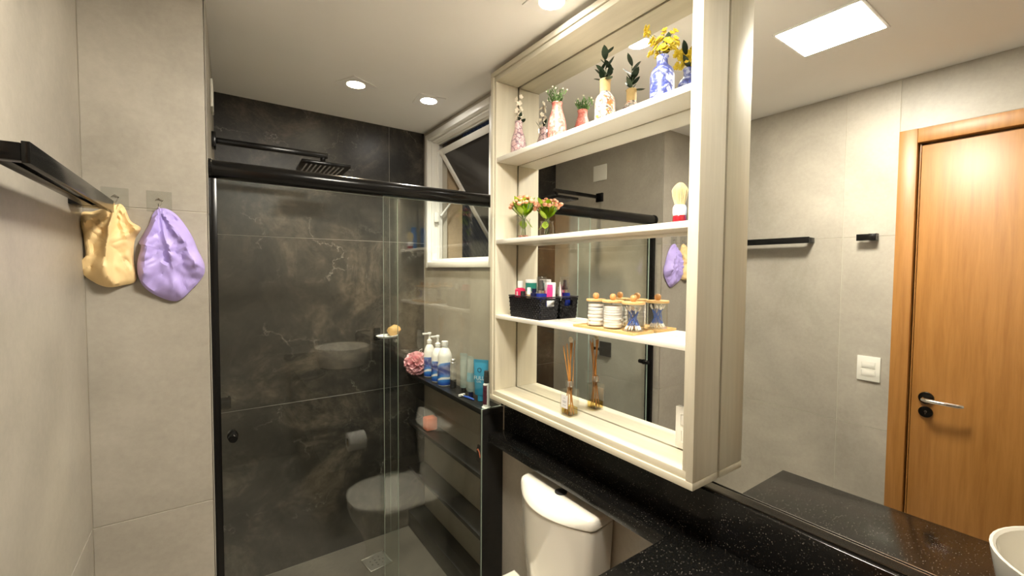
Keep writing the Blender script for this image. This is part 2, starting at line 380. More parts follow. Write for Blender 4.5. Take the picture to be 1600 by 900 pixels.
def tiles(parent, axis, face, depth, cells, m, gap=0.0012, bev=0.0006):
    """cells: (a0,a1,b0,b1) rectangles; face: coordinate of the visible face; depth: signed distance back to the wall"""
    for a0, a1, b0, b1 in cells:
        a0, a1, b0, b1 = a0+gap, a1-gap, b0+gap, b1-gap
        bm = bmesh.new()
        def ring(ins, d):
            q = [(a0+ins, b0+ins), (a1-ins, b0+ins), (a1-ins, b1-ins), (a0+ins, b1-ins)]
            return [{'x': (d, a, b), 'y': (a, d, b), 'z': (a, b, d)}[axis] for a, b in q]
        s = 1 if depth > 0 else -1
        loft(bm, [ring(0, face+depth), ring(0, face+s*bev), ring(bev, face)], True, True)
        obj('tile', bm, m, parent, smooth=False)
def cut(o, cutters):          # cut real holes: subtract each cutter mesh from o
    for bm in cutters:
        bmesh.ops.recalc_face_normals(bm, faces=bm.faces[:]); me = bpy.data.meshes.new('cutter'); bm.to_mesh(me); bm.free()
        c = bpy.data.objects.new('cutter', me); COL.objects.link(c)
        loc, par, rot = o.location.copy(), o.parent, o.rotation_euler.copy(); o.parent = None
        md = o.modifiers.new('hole', 'BOOLEAN'); md.operation = 'DIFFERENCE'; md.object = c; md.solver = 'EXACT'
        dg = bpy.context.evaluated_depsgraph_get(); new = bpy.data.meshes.new_from_object(o.evaluated_get(dg)); o.modifiers.clear(); o.data = new; o.parent = par
        bpy.data.objects.remove(c)
    o.data.set_sharp_from_angle(angle=math.radians(30))
    return o
def rim(x0, x1, y0, y1, z0, z1, w=.0018):
    return join(B(x0, x1, y0-w, y1+w, z0-w, z0), B(x0, x1, y0-w, y1+w, z1, z1+w), B(x0, x1, y0-w, y0, z0, z1), B(x0, x1, y1, y1+w, z0, z1))
def text(name, s, size, m, parent, mw):
    cu = bpy.data.curves.new(name, 'FONT'); cu.body = s; cu.size = size; cu.extrude = 0.0002; cu.align_x = 'CENTER'
    to = bpy.data.objects.new(name, cu); COL.objects.link(to)
    me = bpy.data.meshes.new_from_object(to); bpy.data.objects.remove(to)
    me.materials.clear(); me.materials.append(M[m]); o = bpy.data.objects.new(name, me); COL.objects.link(o); o.parent = parent; o.matrix_local = mw
    return o

# ------------------------------------------------------------------ the room
XL, XR = -0.28, 1.132           # left wall face, right wall and mirror face
YP, YB, YF = 1.629, 2.594, -0.75  # pier face, shower back wall, wall behind the camera
TK = 0.0016
# floor
fl = struct('floor', B(XL-.1, XR+.12, YF-.1, YP+.05, -0.12, -TK), 'grout_dark', 'grey porcelain tiled bathroom floor', 'floor')
tiles(fl, 'z', 0.0, -TK, [(a, min(a+.9, XR), b, b+.6) for a in (XL, .62) for b in (YF, -.15, .45, 1.05)], 'tile')
fs = struct('floor_shower', B(-.02, XR+.02, YP+.05, YB+.05, -0.15, -0.02-TK), 'grout_dark', 'grey stone-look porcelain shower floor', 'floor')
tiles(fs, 'z', -0.02, -TK, [(0, XR, YP+.051, YB)], 'tile_floor')
# ceiling
struct('ceiling', B(XL-.1, XR+.2, YF-.1, YB+.1, CEIL, CEIL+.1), 'paint', 'off-white painted plaster ceiling', 'ceiling')
# left wall with the door opening
D0, D1, DZ = -0.22, 0.60, 2.26      # outer edges of the door frame
wl = bmesh.new()
box(wl, XL-.12, XL-TK, YF-.1, D0+.03, -.1, CEIL); box(wl, XL-.12, XL-TK, D1-.03, YP+.12, -.1, CEIL); box(wl, XL-.12, XL-TK, D0+.03, D1-.03, DZ-.03, CEIL)
w_left = struct('wall_left', wl, 'grout', 'greige porcelain tiled wall holding the towel bar and door', 'wall')
rows = [(0, .9), (.9, 1.8), (1.8, CEIL)]
cells = [(a, b, c, d) for a, b in ((YF, D0), (D1, .80), (.80, YP)) for c, d in rows] + [(D0, D1, DZ, CEIL)]
tiles(w_left, 'x', XL, -TK, cells, 'tile')
# pier with the hooks, and the shower side wall behind it
w_p = struct('wall_pier', B(XL-.12, -TK-.004, YP+TK, YP+.10, -.1, CEIL), 'grout', 'short greige tiled pier with two adhesive hooks', 'wall')
tiles(w_p, 'y', YP, TK, [(XL, -.002, c, d) for c, d in rows], 'tile')
w_s = struct('wall_shower', B(-.11, -TK, YP+.1, YB+.06, -.15, CEIL), 'grout', 'greige tiled shower side wall carrying the shower arm', 'wall')
SKEW = 0.030      # the shower side wall runs slightly out of square
def skewed(o): o.rotation_euler = (0, 0, -SKEW); return o
def skx(y): return math.tan(SKEW)*(y-YP)
skewed(w_s); w_s.location = Vector((0, YP, 0)) - Matrix.Rotation(-SKEW, 3, 'Z') @ Vector((0, YP, 0))
tiles(w_s, 'x', 0.0, -TK, [(YP+.003, YB, c, d) for c, d in ((-.02, .9), (.9, 1.8), (1.8, CEIL))], 'tile')
# dark back wall
w_b = struct('wall_back', B(-.1, XR+.2, YB+TK, YB+.12, -.15, CEIL), 'grout_dark', 'dark veined marble tiled shower back wall', 'wall')
tiles(w_b, 'y', YB, TK, [(a, b, c, d) for a, b in ((0, .905), (.905, XR)) for c, d in ((-.02, .9), (.9, 1.8), (1.8, CEIL))], 'marble')
# right wall with the window opening
WY0, WY1, WZ0, WZ1 = 1.76, 2.55, 1.645, 2.468
wr = bmesh.new(); RX0, RX1 = XR+TK, XR+.13
box(wr, RX0, RX1, YF-.1, WY0+.02, -.15, CEIL); box(wr, RX0, RX1, WY0+.02, WY1-.02, -.15, WZ0+.02); box(wr, RX0, RX1, WY0+.02, WY1-.02, WZ1-.02, CEIL); box(wr, RX0, RX1, WY1-.02, YB+.01, -.15, CEIL)
w_r = struct('wall_right', wr, 'grout', 'greige tiled wall with mirror, window and toilet', 'wall')
cells = [(YF, -.1, 0, .85), (-.1, .794, 0, .85), (.794, 1.694, 0, .9), (1.694, YB, -.02, .9), (1.608, WY0, .9, 1.8), (1.608, WY0, 1.8, CEIL), (WY0, YB, .9, WZ0), (WY1, YB, WZ0, CEIL), (WY0, WY1, WZ1, CEIL)]
tiles(w_r, 'x', XR, TK, cells, 'tile')
# wall behind the camera
w_f = struct('wall_front', B(XL-.1, XR+.2, YF-.1, YF-TK, -.1, CEIL), 'grout', 'greige tiled end wall beyond the basin', 'wall')
tiles(w_f, 'y', YF, -TK, [(a, b, c, d) for a, b in ((XL, .62), (.62, XR)) for c, d in rows], 'tile')

# ------------------------------------------------------------------ door
dr = thing('door_1', 'orange oak veneer door in a matching frame', 'door', kind='structure')
obj('door_leaf', B(XL-.055, XL-.016, D0+.062, D1-.072, 0.005, DZ-.072, bev=.002), 'door', dr)
obj('door_jamb', B(XL-.06, XL+.012, D1-.062, D1, 0.001, DZ, bev=.0015), 'door', dr)
obj('door_jamb', B(XL-.06, XL+.012, D0, D0+.062, 0.001, DZ, bev=.0015), 'door', dr)
obj('door_head', B(XL-.06, XL+.012, D0+.0625, D1-.0625, DZ-.062, DZ-.003, bev=.0015), 'door', dr)
obj('door_stop', join(B(XL-.062, XL-.045, D1-.075, D1-.06, .001, DZ-.06), B(XL-.062, XL-.045, D0+.05, D1-.06, DZ-.075, DZ-.06)), 'door', dr)
obj('rebate_bead', B(XL-.05, XL-.012, D1-.0708, D1-.0668, 0.005, DZ-.066), 'door', dr)
hz, hy = 1.085, .478
h = obj('handle', T([(XL-.018, hy, hz), (XL+.036, hy, hz), (XL+.044, hy-.010, hz), (XL+.044, hy-.06, hz-.001), (XL+.042, hy-.105, hz-.002), (XL+.032, hy-.118, hz-.002)], [.010, .009, .009, .008, .008, .008], 14), 'chrome', dr)
obj('rosette', L(cylp(.026, XL-.017, XL-.006, .002), 28, ax='x', cx=hy, cy=hz), 'darksteel', h)
k = obj('keyhole_rosette', L(cylp(.024, XL-.017, XL-.007, .002), 28, ax='x', cx=hy, cy=hz-.062), 'darksteel', dr)
obj('keyhole', join(L(cylp(.005, XL-.008, XL-.0055, .0005), 14, ax='x', cx=hy, cy=hz-.060), B(XL-.008, XL-.0055, hy-.002, hy+.002, hz-.072, hz-.06)), 'chrome', k)

# ------------------------------------------------------------------ window
wd = thing('window_1', 'white aluminium top-hung window standing open at night', 'window', kind='structure')
def frame_ring(y0, y1, z0, z1, w, x0, x1, bev=.002):
    return join(B(x0, x1, y0, y0+w, z0, z1, bev=bev), B(x0, x1, y1-w, y1, z0, z1, bev=bev), B(x0, x1, y0+w, y1-w, z0, z0+w, bev=bev), B(x0, x1, y0+w, y1-w, z1-w, z1, bev=bev))
obj('architrave', frame_ring(WY0, WY1, WZ0, WZ1, .034, XR-.014, XR+.02), 'alu', wd)
obj('fixed_frame', frame_ring(WY0+.022, WY1-.022, WZ0+.022, WZ1-.022, .024, XR+.012, XR+.085), 'alu', wd)
obj('inner_stop', frame_ring(WY0+.044, WY1-.044, WZ0+.044, WZ1-.044, .012, XR+.05, XR+.062, .001), 'alu', wd)
# sash, hinged near the top and pushed outwards
px, pz, ang, sl = XR+.062, 2.385, math.radians(34.5), .70
sy0, sy1 = WY0+.05, WY1-.05
sash = obj('sash', frame_ring(sy0, sy1, -sl, 0, .036, -.014, .014), 'alu', wd); sash.location = (px, 0, pz); sash.rotation_euler = (0, -ang, 0)
obj('pane', B(-.003, .003, sy0+.033, sy1-.033, -sl+.033, -.033), 'sashglass', sash, smooth=False)
def onsash(d): return (px + math.sin(ang)*d, pz - math.cos(ang)*d)
ax_, az_ = onsash(.27)
for yy in (sy1-.004, sy0+.004):
    obj('stay_arm', T([(XR+.07, yy, 1.97), (ax_, yy, az_)], .0065, 8), 'alu', wd)
obj('lock_catch', B(XR+.02, XR+.05, WY1-.07, WY1-.055, 1.93, 1.99, bev=.003), 'alu', wd)
# outside
fin = struct('wall_exterior', B(XR+.135, 1.392, 2.565, 2.85, 1.0, 3.0), 'stucco', 'tan rough stucco outside wall seen through the window', 'wall')
net = bmesh.new(); s = .058
for i in range(-14, 34):
    for sgn in (1, -1):
        y0 = 1.3 + i*s
        a = (1.72, y0, 1.4); b = (1.72, y0 + sgn*1.4, 2.8)
        tube(net, [a, b], .0011, 4, cap=False)
tag(obj('safety_net', net, 'net', smooth=False), 'diamond mesh safety net outside the open window', 'net', kind='stuff')

# ------------------------------------------------------------------ mirror
mr = thing('wall_mirror', 'large frameless wall mirror behind the shelf cabinet', 'mirror', (XR, 0, 1.04))
obj('mirror_glass', B(0, .0013, YF+.01, 1.585, 0, CEIL-.006-1.04), 'mirror', mr, smooth=False)
obj('bottom_channel', join(B(-.006, .006, YF+.01, 1.585, -.012, -.003), B(-.006, -.0035, YF+.01, 1.585, -.003, .006)), 'channel', mr, smooth=False)

# ------------------------------------------------------------------ open shelf cabinet
CF, CY0, CY1, CZ0, CZ1 = 1.009, .620, 1.604, 1.062, 2.478
cb = thing('shelf_cabinet', 'cream laminate open shelf cabinet mounted on the mirror', 'cabinet', (XR-.0048, CY0, CZ0))
cw, ch, cd_ = CY1-CY0, CZ1-CZ0, CF-XR+.0048
o1, o2 = .020, .034
def cabpart(name, y0, y1, z0, z1, x0, m, x1=0.0): return obj(name, B(x0, x1, y0, y1, z0, z1, bev=.0008), m, cb)
cabpart('side_panel', 0, o1, o1+.0006, ch-o1-.0006, cd_, 'cream'); cabpart('side_panel', cw-o1, cw, o1+.0006, ch-o1-.0006, cd_, 'cream')
cabpart('bottom_panel', 0, cw, 0, o1, cd_, 'creamy'); cabpart('top_panel', 0, cw, ch-o1, ch, cd_, 'creamy')
cabpart('side_lining', o1+.0006, o2, o2+.008, ch-o2-.008, cd_+.006, 'cream'); cabpart('side_lining', cw-o2, cw-o1-.0006, o2+.008, ch-o2-.008, cd_+.006, 'cream')
cabpart('bottom_lining', o1, cw-o1, o1+.0008, o2+.0075, cd_+.006, 'creamy'); cabpart('top_lining', o1, cw-o1, ch-o2-.0075, ch-o1-.0008, cd_+.006, 'creamy')
for z0, z1 in ((1.421, 1.437), (1.744, 1.762), (2.094, 2.113)):
    cabpart('shelf', o2+.0006, cw-o2-.0006, z0-CZ0, z1-CZ0, cd_+.008, 'edge')
for q in [(.010, .024, .010, ch-.010), (cw-.024, cw-.010, .010, ch-.010), (.034, cw-.034, .012, .030), (.034, cw-.034, ch-.030, ch-.012)] + [(.034, cw-.034, z0-CZ0+.006, z1-CZ0-.006) for z0, z1 in ((1.421, 1.437), (1.744, 1.762), (2.094, 2.113))]:
    obj('mounting_cleat', B(.0002, .0046, *q), 'cream', cb, smooth=False)
S1, S2, S3, S0 = 2.113, 1.762, 1.437, CZ0+o2+.0075    # shelf tops

# ------------------------------------------------------------------ counter, ledge, splashback, vanity
CT = .888
tag(obj('stone_countertop', B(.514, XR-.0205, YF+.005, .710, CT-.04, CT, bev=.002), 'granite'), 'deep black granite countertop under the basin', 'countertop')
tag(obj('stone_ledge', B(1.025, XR-.0205, .7115, 1.638, CT-.04, CT, bev=.002), 'granite'), 'narrow black granite ledge above the toilet tank', 'ledge')
tag(obj('stone_splashback', B(XR-.0195, XR+TK-.001, YF+.005, 1.638, CT-.04, 1.024, bev=.001), 'granite'), 'black granite splashback strip below the mirror', 'splashback')
va = thing('vanity_cabinet', 'graphite vanity cabinet hung beneath the black countertop', 'cabinet', (.56, YF+.02, .40))
vl = .69-YF-.02
obj('body', B(.02, .55, 0, vl, 0, .447, bev=.001), 'graphite', va)
for i in range(3):
    d = obj('drawer_front', B(0, .0195, i*vl/3+.002, (i+1)*vl/3-.002, .003, .444, bev=.001), 'graphite', va)
    obj('pull_handle', B(-.012, -.0003, i*vl/3+.12, (i+1)*vl/3-.12, .40, .412, bev=.002), 'black', d)
# basin and tap
bs = thing('vessel_basin', 'round white ceramic vessel basin on the black countertop', 'basin', (.83, -.047, CT))
obj('bowl', L([(0, .0005), (.15, .0005), (.17, .008), (.188, .07), (.2, .145), (.2, .150), (.195, .151), (.190, .146), (.178, .07), (.16, .03), (.06, .018), (0, .017)], 48), 'ceramic', bs)
obj('drain_cap', L(cylp(.03, .0175, .024, .002), 24), 'chrome', bs)
tp = thing('basin_tap', 'tall chrome basin tap behind the vessel basin', 'tap', (1.065, -.055, CT))
obj('tap_body', L([(0, 0), (.024, 0), (.024, .004), (.018, .01), (.018, .27), (.014, .285), (0, .285)], 20), 'chrome', tp)
obj('spout', T([(0, 0, .25), (-.06, 0, .265), (-.12, 0, .255), (-.135, 0, .235)], .011, 12), 'chrome', tp)
obj('lever', T([(0, 0, .285), (.0, 0, .30), (-.01, .05, .312)], .006, 10), 'chrome', tp)

# ------------------------------------------------------------------ toilet
to = thing('toilet', 'white close-coupled toilet with lid closed under the black ledge', 'toilet', (1.12, 1.164, 0))
def tank_plan(hw, bulge, x0, n=14, back=0.0):
    pts = [(back, -hw+.012), (back, hw-.012)]
    pts += [(x0+.03, hw), (x0+.012, hw-.006)]
    for i in range(n+1):
        t = -1+2*i/n; y = -t*(hw-.022); x = x0 - bulge*(1-t*t)
        pts.append((x, y))
    pts += [(x0+.012, -hw+.006), (x0+.03, -hw)]
    return pts
bm = bmesh.new()
loft(bm, [[(x, y, z) for x, y in tank_plan(hw, bu, x0)] for z, hw, bu, x0 in ((.40, .158, .040, -.112), (.42, .165, .046, -.118), (.60, .187, .054, -.124), (.771, .197, .058, -.126))])
obj('tank', bm, 'ceramic', to, angle=50)
bm = bmesh.new()
loft(bm, [[(x, y, z) for x, y in tank_plan(hw, bu, x0)] for z, hw, bu, x0 in ((.7735, .1955, .057, -.1255), (.776, .199, .061, -.128), (.781, .1995, .059, -.1285), (.793, .199, .044, -.128), (.805, .197, .022, -.126), (.811, .193, .009, -.121), (.813, .187, .003, -.112), (.8135, .16, .001, -.09))])
tl = obj('tank_lid', bm, 'ceramic', to, angle=60)
obj('flush_button', L([(0, .8142), (.023, .8142), (.023, .817), (.019, .8185), (0, .8185)], 24, cx=-.075, cy=0), 'blacksoft', tl)
def bowl_ring(x0, x1, hw, z, n=32, sq=2.4):
    cx, a = (x0+x1)/2, (x1-x0)/2; r = []
    for i in range(n):
        t = 2*PI*i/n; c, s = math.cos(t), math.sin(t)
        r.append((cx + a*math.copysign(abs(c)**(2/sq), c), hw*math.copysign(abs(s)**(2/sq), s), z))
    return r
bm = bmesh.new()
loft(bm, [bowl_ring(*q) for q in ((-.48, -.03, .115, .001), (-.475, -.03, .11, .05), (-.47, -.03, .105, .16), (-.50, -.02, .135, .26), (-.545, -.01, .172, .34), (-.56, -.005, .182, .392), (-.555, -.01, .178, .4))])
obj('bowl', bm, 'ceramic', to, angle=60)
def seat_plan(grow=0.0):
    pts = [(-.150+grow, -.186-grow), (-.150+grow, .186+grow)]
    for i in range(25):
        t = PI/2 - PI*i/24; pts.append((-.36 - (.20+grow)*abs(math.cos(t))**.85, (.186+grow)*math.copysign(abs(math.sin(t))**.8, math.sin(t))))
    return pts
def slab(z0, z1, g, r):
    bm = bmesh.new(); loft(bm, [[(x, y, z) for x, y in seat_plan(gg)] for z, gg in ((z0, g-r), (z0+r*.6, g), (z1-r, g), (z1-r*.3, g-r*.4), (z1, g-r*1.4))]); return bm
obj('seat_ring', slab(.402, .420, -.004, .003), 'ceramic', to, angle=50)
sl_ = obj('seat_lid', slab(.4225, .445, 0, .006), 'ceramic', to, angle=50)
for yy in (-.10, .10): obj('hinge', B(-.149, -.128, yy-.03, yy+.03, .402, .438, bev=.004), 'white', sl_)

# toilet paper on the vanity side
ph = thing('paper_holder', 'black toilet paper holder on the vanity side', 'paper holder', (.71, .69, .61))
obj('wall_plate', B(.045, .075, .0002, .008, -.022, .022, bev=.002), 'black', ph)
obj('arm', T([(.06, .006, 0), (.06, .075, 0), (-.055, .075, 0)], .006, 10), 'black', ph)
tr_ = thing('toilet_roll', 'white toilet paper roll on the black holder', 'toilet roll', (.71, .765, .592))
obj('paper', L([(.0235, -.05), (.052, -.05), (.054, -.048), (.054, .048), (.052, .05), (.0235, .05), (.0235, -.05)], 32, ax='x'), 'paper', tr_)
obj('core', L([(.0212, -.05), (.0232, -.05), (.0232, .05), (.0212, .05), (.0212, -.05)], 24, ax='x'), 'v_tan', tr_)

# ------------------------------------------------------------------ shower enclosure
YG, YS = 1.683, 1.706
def glass_mesh(poly, y0, y1):
    bm = prism(poly, y0, y1, 'y'); bm.faces.ensure_lookup_table()
    for f in bm.faces:
        if len(f.verts) == 4 and abs(f.normal.y) < .5: f.material_index = 1
    bm.normal_update()
    for f in bm.faces: f.material_index = 0 if abs(f.normal.y) > .5 else 1
    return bm
fg = thing('fixed_glass_panel', 'clear fixed shower glass panel notched over the stone shelving', 'glass panel', (.562, YG, 0))
obj('glass_sheet', glass_mesh([(0, 0.001), (1.0175-.562, .001), (1.0175-.562, .988), (XR-.003-.562, .988), (XR-.003-.562, 1.9175), (0, 1.9175)], -.004, .004), ['shower', 'glassedge'], fg, smooth=False)
sd = thing('sliding_glass_door', 'clear sliding shower door with a black finger knob', 'shower door', (.024, YS, 0))
obj('glass_sheet', glass_mesh([(0, .004), (.604, .004), (.604, 1.9175), (0, 1.9175)], -.004, .004), ['shower', 'glassedge'], sd, smooth=False)
kn = obj('knob', L([(0, -.036), (.011, -.036), (.013, -.033), (.013, -.006), (.016, -.0045)], 20, ax='y', cx=.03, cy=1.066), 'black', sd)
obj('knob', L([(.016, .0045), (.013, .006), (.013, .033), (.011, .036), (0, .036)], 20, ax='y', cx=.03, cy=1.066), 'black', sd)
rl = thing('shower_rail', 'round black aluminium rail above the shower glass', 'rail', (0.0, 1.692, 1.948))
obj('rail_tube', L([(0, .002), (.0285, .002), (.0295, .004), (.0295, XR-.004), (.0285, XR-.002), (0, XR-.002)], 40, ax='x'), 'black', rl, angle=50)
obj('end_cap', L(cylp(.032, .0005, .010, .001), 40, ax='x'), 'black', rl); obj('end_cap', L(cylp(.032, XR-.011, XR-.0005, .001), 40, ax='x'), 'black', rl)
tag(obj('jamb_profile', B(.0004, .0225, 1.676, 1.722, -.019, 1.917, bev=.001), 'black'), 'black upright jamb profile of the shower beside the pier', 'profile')
tag(obj('jamb_profile', B(XR-.012, XR-.0004, 1.672, 1.678, .99, 1.917, bev=.0005), 'black'), 'black upright jamb profile of the shower beside the shelf cabinet', 'profile')
tag(obj('shower_sill', B(.023, 1.017, 1.668, 1.722, -.019, 0.0005, bev=.001), 'granite'), 'black stone sill beneath the shower glass', 'sill')

# stone shelving in the shower
UX = 1.02
su = thing('stone_shelving', 'black stone shelving built into the shower beneath the window', 'shelving', (XR, 1.676, -.02))
def up(name, y0, y1, z0, z1, x0=UX, bev=.0015): return obj(name, B(x0-XR, -.0004, y0-1.676, y1-1.676, z0+.02, z1+.02, bev=bev), 'granite_dull', su)
M['granite_dull'] = pbr('dull_black_stone', (0.013, 0.0125, 0.012), 0.3, noise_amt=0.5, noise_scale=30, bump=0.05)
up('end_panel', 1.676, 1.70, -.0196, .958); up('top_slab', 1.676, YB-.0006, .9585, .983, UX-.002)
up('shelf', 1.7006, YB-.0006, .65, .672); up('shelf', 1.7006, YB-.0006, .355, .377); up('plinth', 1.7006, YB-.0006, -.0196, .085)

# ------------------------------------------------------------------ shower fittings
sa = thing('rain_shower', 'black square shower arm with a flat square rain head', 'shower head', (.0006+skx(2.13), 2.13, 2.145))
skewed(sa)
obj('wall_flange', B(0, .014, -.03, .03, -.03, .03, bev=.002), 'black', sa)
obj('arm', B(.0145, .435, -.011, .011, -.010, .012, bev=.002), 'black', sa)
obj('swivel_joint', join(L([(0, -.046), (.012, -.046), (.013, -.034), (.009, -.028), (.011, -.022), (.011, -.0105), (0, -.0105)], 18, cx=.415)), 'black', sa)
rh = obj('rain_head', B(.315, .515, -.10, .10, -.062, -.0465, bev=.003), 'black', sa)
for i in range(9): obj('nozzle_strip', B(.333+i*.0186, .339+i*.0186, -.088, .088, -.0640, -.0622), 'inklight', rh, smooth=False)
mx_ = thing('shower_mixer', 'black square shower valve with a lever on the side wall', 'shower valve', (.0006+skx(2.06), 2.06, 1.088))
skewed(mx_)
obj('valve_plate', B(0, .010, -.05, .05, -.05, .05, bev=.002), 'black', mx_)
obj('valve_body', L(cylp(.023, .0102, .048, .002), 24, ax='x'), 'black', mx_)
obj('lever', B(.034, .046, .02, .085, -.009, .009, bev=.003), 'black', mx_)
tag(skewed(obj('blank_plate', B(.0006, .009, -.059, .059, -.054, .054, bev=.002), 'plastic', loc=(skx(2.131), 2.131, 2.316))), 'white blank cover plate high on the shower side wall', 'cover plate')
sdh = thing('soap_dish', 'white soap dish on a black bracket on the dark wall', 'soap dish', (.865, YB-.0003, 1.222))
obj('bracket', join(B(-.062, -.025, -.012, 0, -.02, .055, bev=.002), B(-.05, -.037, -.06, -.012, -.006, .001, bev=.001)), 'black', sdh)
bm = bmesh.new(); loft(bm, [[(a*math.cos(2*PI*i/28)+.0, -.065+b*math.sin(2*PI*i/28), z) for i in range(28)] for z, a, b in ((.0015, .035, .03), (.004, .055, .045), (.014, .066, .052), (.016, .064, .050), (.008, .048, .038), (.006, .02, .015))])
obj('dish', bm, 'white', sdh)
bm = blob(.034, 1.25, .8, 1.0, 2, jit=.35)
tag(obj('soap_bar', bm, 'soap', loc=(.913, 2.545, 1.262)), 'worn yellow-orange piece of sponge soap on the dish', 'soap')
# drain
dn = thing('floor_drain', 'square steel drain cover in the shower floor', 'drain', (.745, 2.37, -.0196))
dn.rotation_euler = (0, 0, .12)
obj('frame', frame_ring(-.065, .065, -.065, .065, .008, 0, .006, .001), 'steel', dn); dn.children[0].rotation_euler = (0, -PI/2, 0)
dp = obj('frame_plate', B(-.056, .056, -.056, .056, .0002, .005), 'steel', dn)
hs = []
for i in range(10):
    a = 2*PI*i/7 if i < 7 else 2*PI*(i-7)/3; r = .036 if i < 7 else .014
    hs.append(L([(0, -.01), (.0055, -.01), (.0055, .012), (0, .012)], 12, cx=r*math.cos(a), cy=r*math.sin(a)))
cut(dp, hs)

# ------------------------------------------------------------------ ceiling lights
pl = thing('ceiling_panel_light', 'square white glowing LED panel light in the ceiling', 'ceiling light', (.43, .638, CEIL-.0002))
obj('frame', join(B(-.136, .136, -.136, -.126, -.004, 0, bev=.001), B(-.136, .136, .126, .136, -.004, 0, bev=.001), B(-.136, -.126, -.126, .126, -.004, 0, bev=.001), B(.126, .136, -.126, .126, -.004, 0, bev=.001)), 'white', pl)
obj('diffuser', B(-.1255, .1255, -.1255, .1255, -.0042, -.001), 'panel', pl, smooth=False)
for i, (x, y, c, w, lab) in enumerate(SPOTS):
    t = thing('recessed_downlight', lab, 'ceiling light', (x, y, CEIL-.0002), (0, 0, (.45, -.12, 0)[i]), 'recessed square downlights')
    bm = bmesh.new(); n = 32; sq = []
    for k in range(n):
        a = 2*PI*k/n; q = max(abs(math.cos(a)), abs(math.sin(a))); sq.append((math.cos(a)/q, math.sin(a)/q))
    ci = [(math.cos(2*PI*k/n), math.sin(2*PI*k/n)) for k in range(n)]
    loft(bm, [[(a*.068, b*.068, 0) for a, b in sq], [(a*.068, b*.068, -.004) for a, b in sq], [(a*.042, b*.042, -.004) for a, b in ci], [(a*.0385, b*.0385, -.001) for a, b in ci]], False, False)
    obj('bezel', bm, 'white', t, angle=30)
    obj('lamp_lens', L([(0, -.0035), (.038, -.0035), (.038, -.0012), (0, -.0012)], 28), 'lamp_warm' if i == 0 else 'lamp_white', t)

# ------------------------------------------------------------------ left wall fittings
tb = thing('towel_bar', 'flat black metal towel bar on the tiled wall near the hooks', 'towel bar', (XL+.0003, .92, 1.795))
bl = 1.585-.92
obj('front_bar', B(.060, .0695, 0, bl, -.016, .016, bev=.001), 'black', tb)
obj('back_bar', B(.024, .044, .021, bl-.101, -.012, -.004, bev=.001), 'black', tb)
obj('end_arm', B(0, .0597, 0, .020, -.013, .013, bev=.001), 'black', tb)
obj('end_arm', B(0, .0597, bl-.10, bl-.012, -.010, .010, bev=.001), 'black', tb)
rb = thing('robe_hook', 'small black square robe hook on the tiled wall beside the door', 'robe hook', (XL+.0003, .672, 1.797))
obj('mount', B(0, .03, -.012, .02, -.016, .016, bev=.001), 'black', rb); obj('peg', B(.0303, .042, -.012, .062, -.016, .014, bev=.001), 'black', rb)
sw = thing('light_switch', 'white two-gang light switch plate beside the door', 'light switch', (XL+.0003, .678, 1.178))
obj('plate', B(0, .008, -.044, .044, -.058, .058, bev=.002), 'plastic', sw)
for zz in (.018, -.020):
    r = obj('rocker', B(.0082, .0105, -.024, .024, zz-.011, zz+.011, bev=.001), 'plastic', sw)
    obj('rocker_rim', rim(.0079, .0102, -.0252, .0252, zz-.0122, zz+.0122), 'plastic', r, smooth=False)
ou = thing('wall_outlet', 'white switch and socket plate on the mirror inside the cabinet', 'outlet', (XR-.0004, .708, 1.172))
obj('plate', B(-.008, 0, -.042, .042, -.06, .06, bev=.002), 'plastic', ou)
r = obj('rocker', B(-.0105, -.0082, -.022, .022, .010, .038, bev=.001), 'plastic', ou)
obj('rocker_rim', rim(-.0102, -.0079, -.0232, .0232, .0088, .0392), 'plastic', r, smooth=False)
so = obj('socket', B(-.0095, -.0082, -.02, .02, -.040, -.010, bev=.001), 'plastic', ou)
holes = lambda: [L([(0, -.012), (.0026, -.012), (.0026, -.001), (0, -.001)], 12, ax='x', cx=yy, cy=-.025) for yy in (-.010, 0, .010)]
cut(so, holes()); cut(ou.children[0], holes())
obj('socket_rim', rim(-.0102, -.0079, -.0212, .0212, -.0412, -.0088), 'plastic', so, smooth=False)

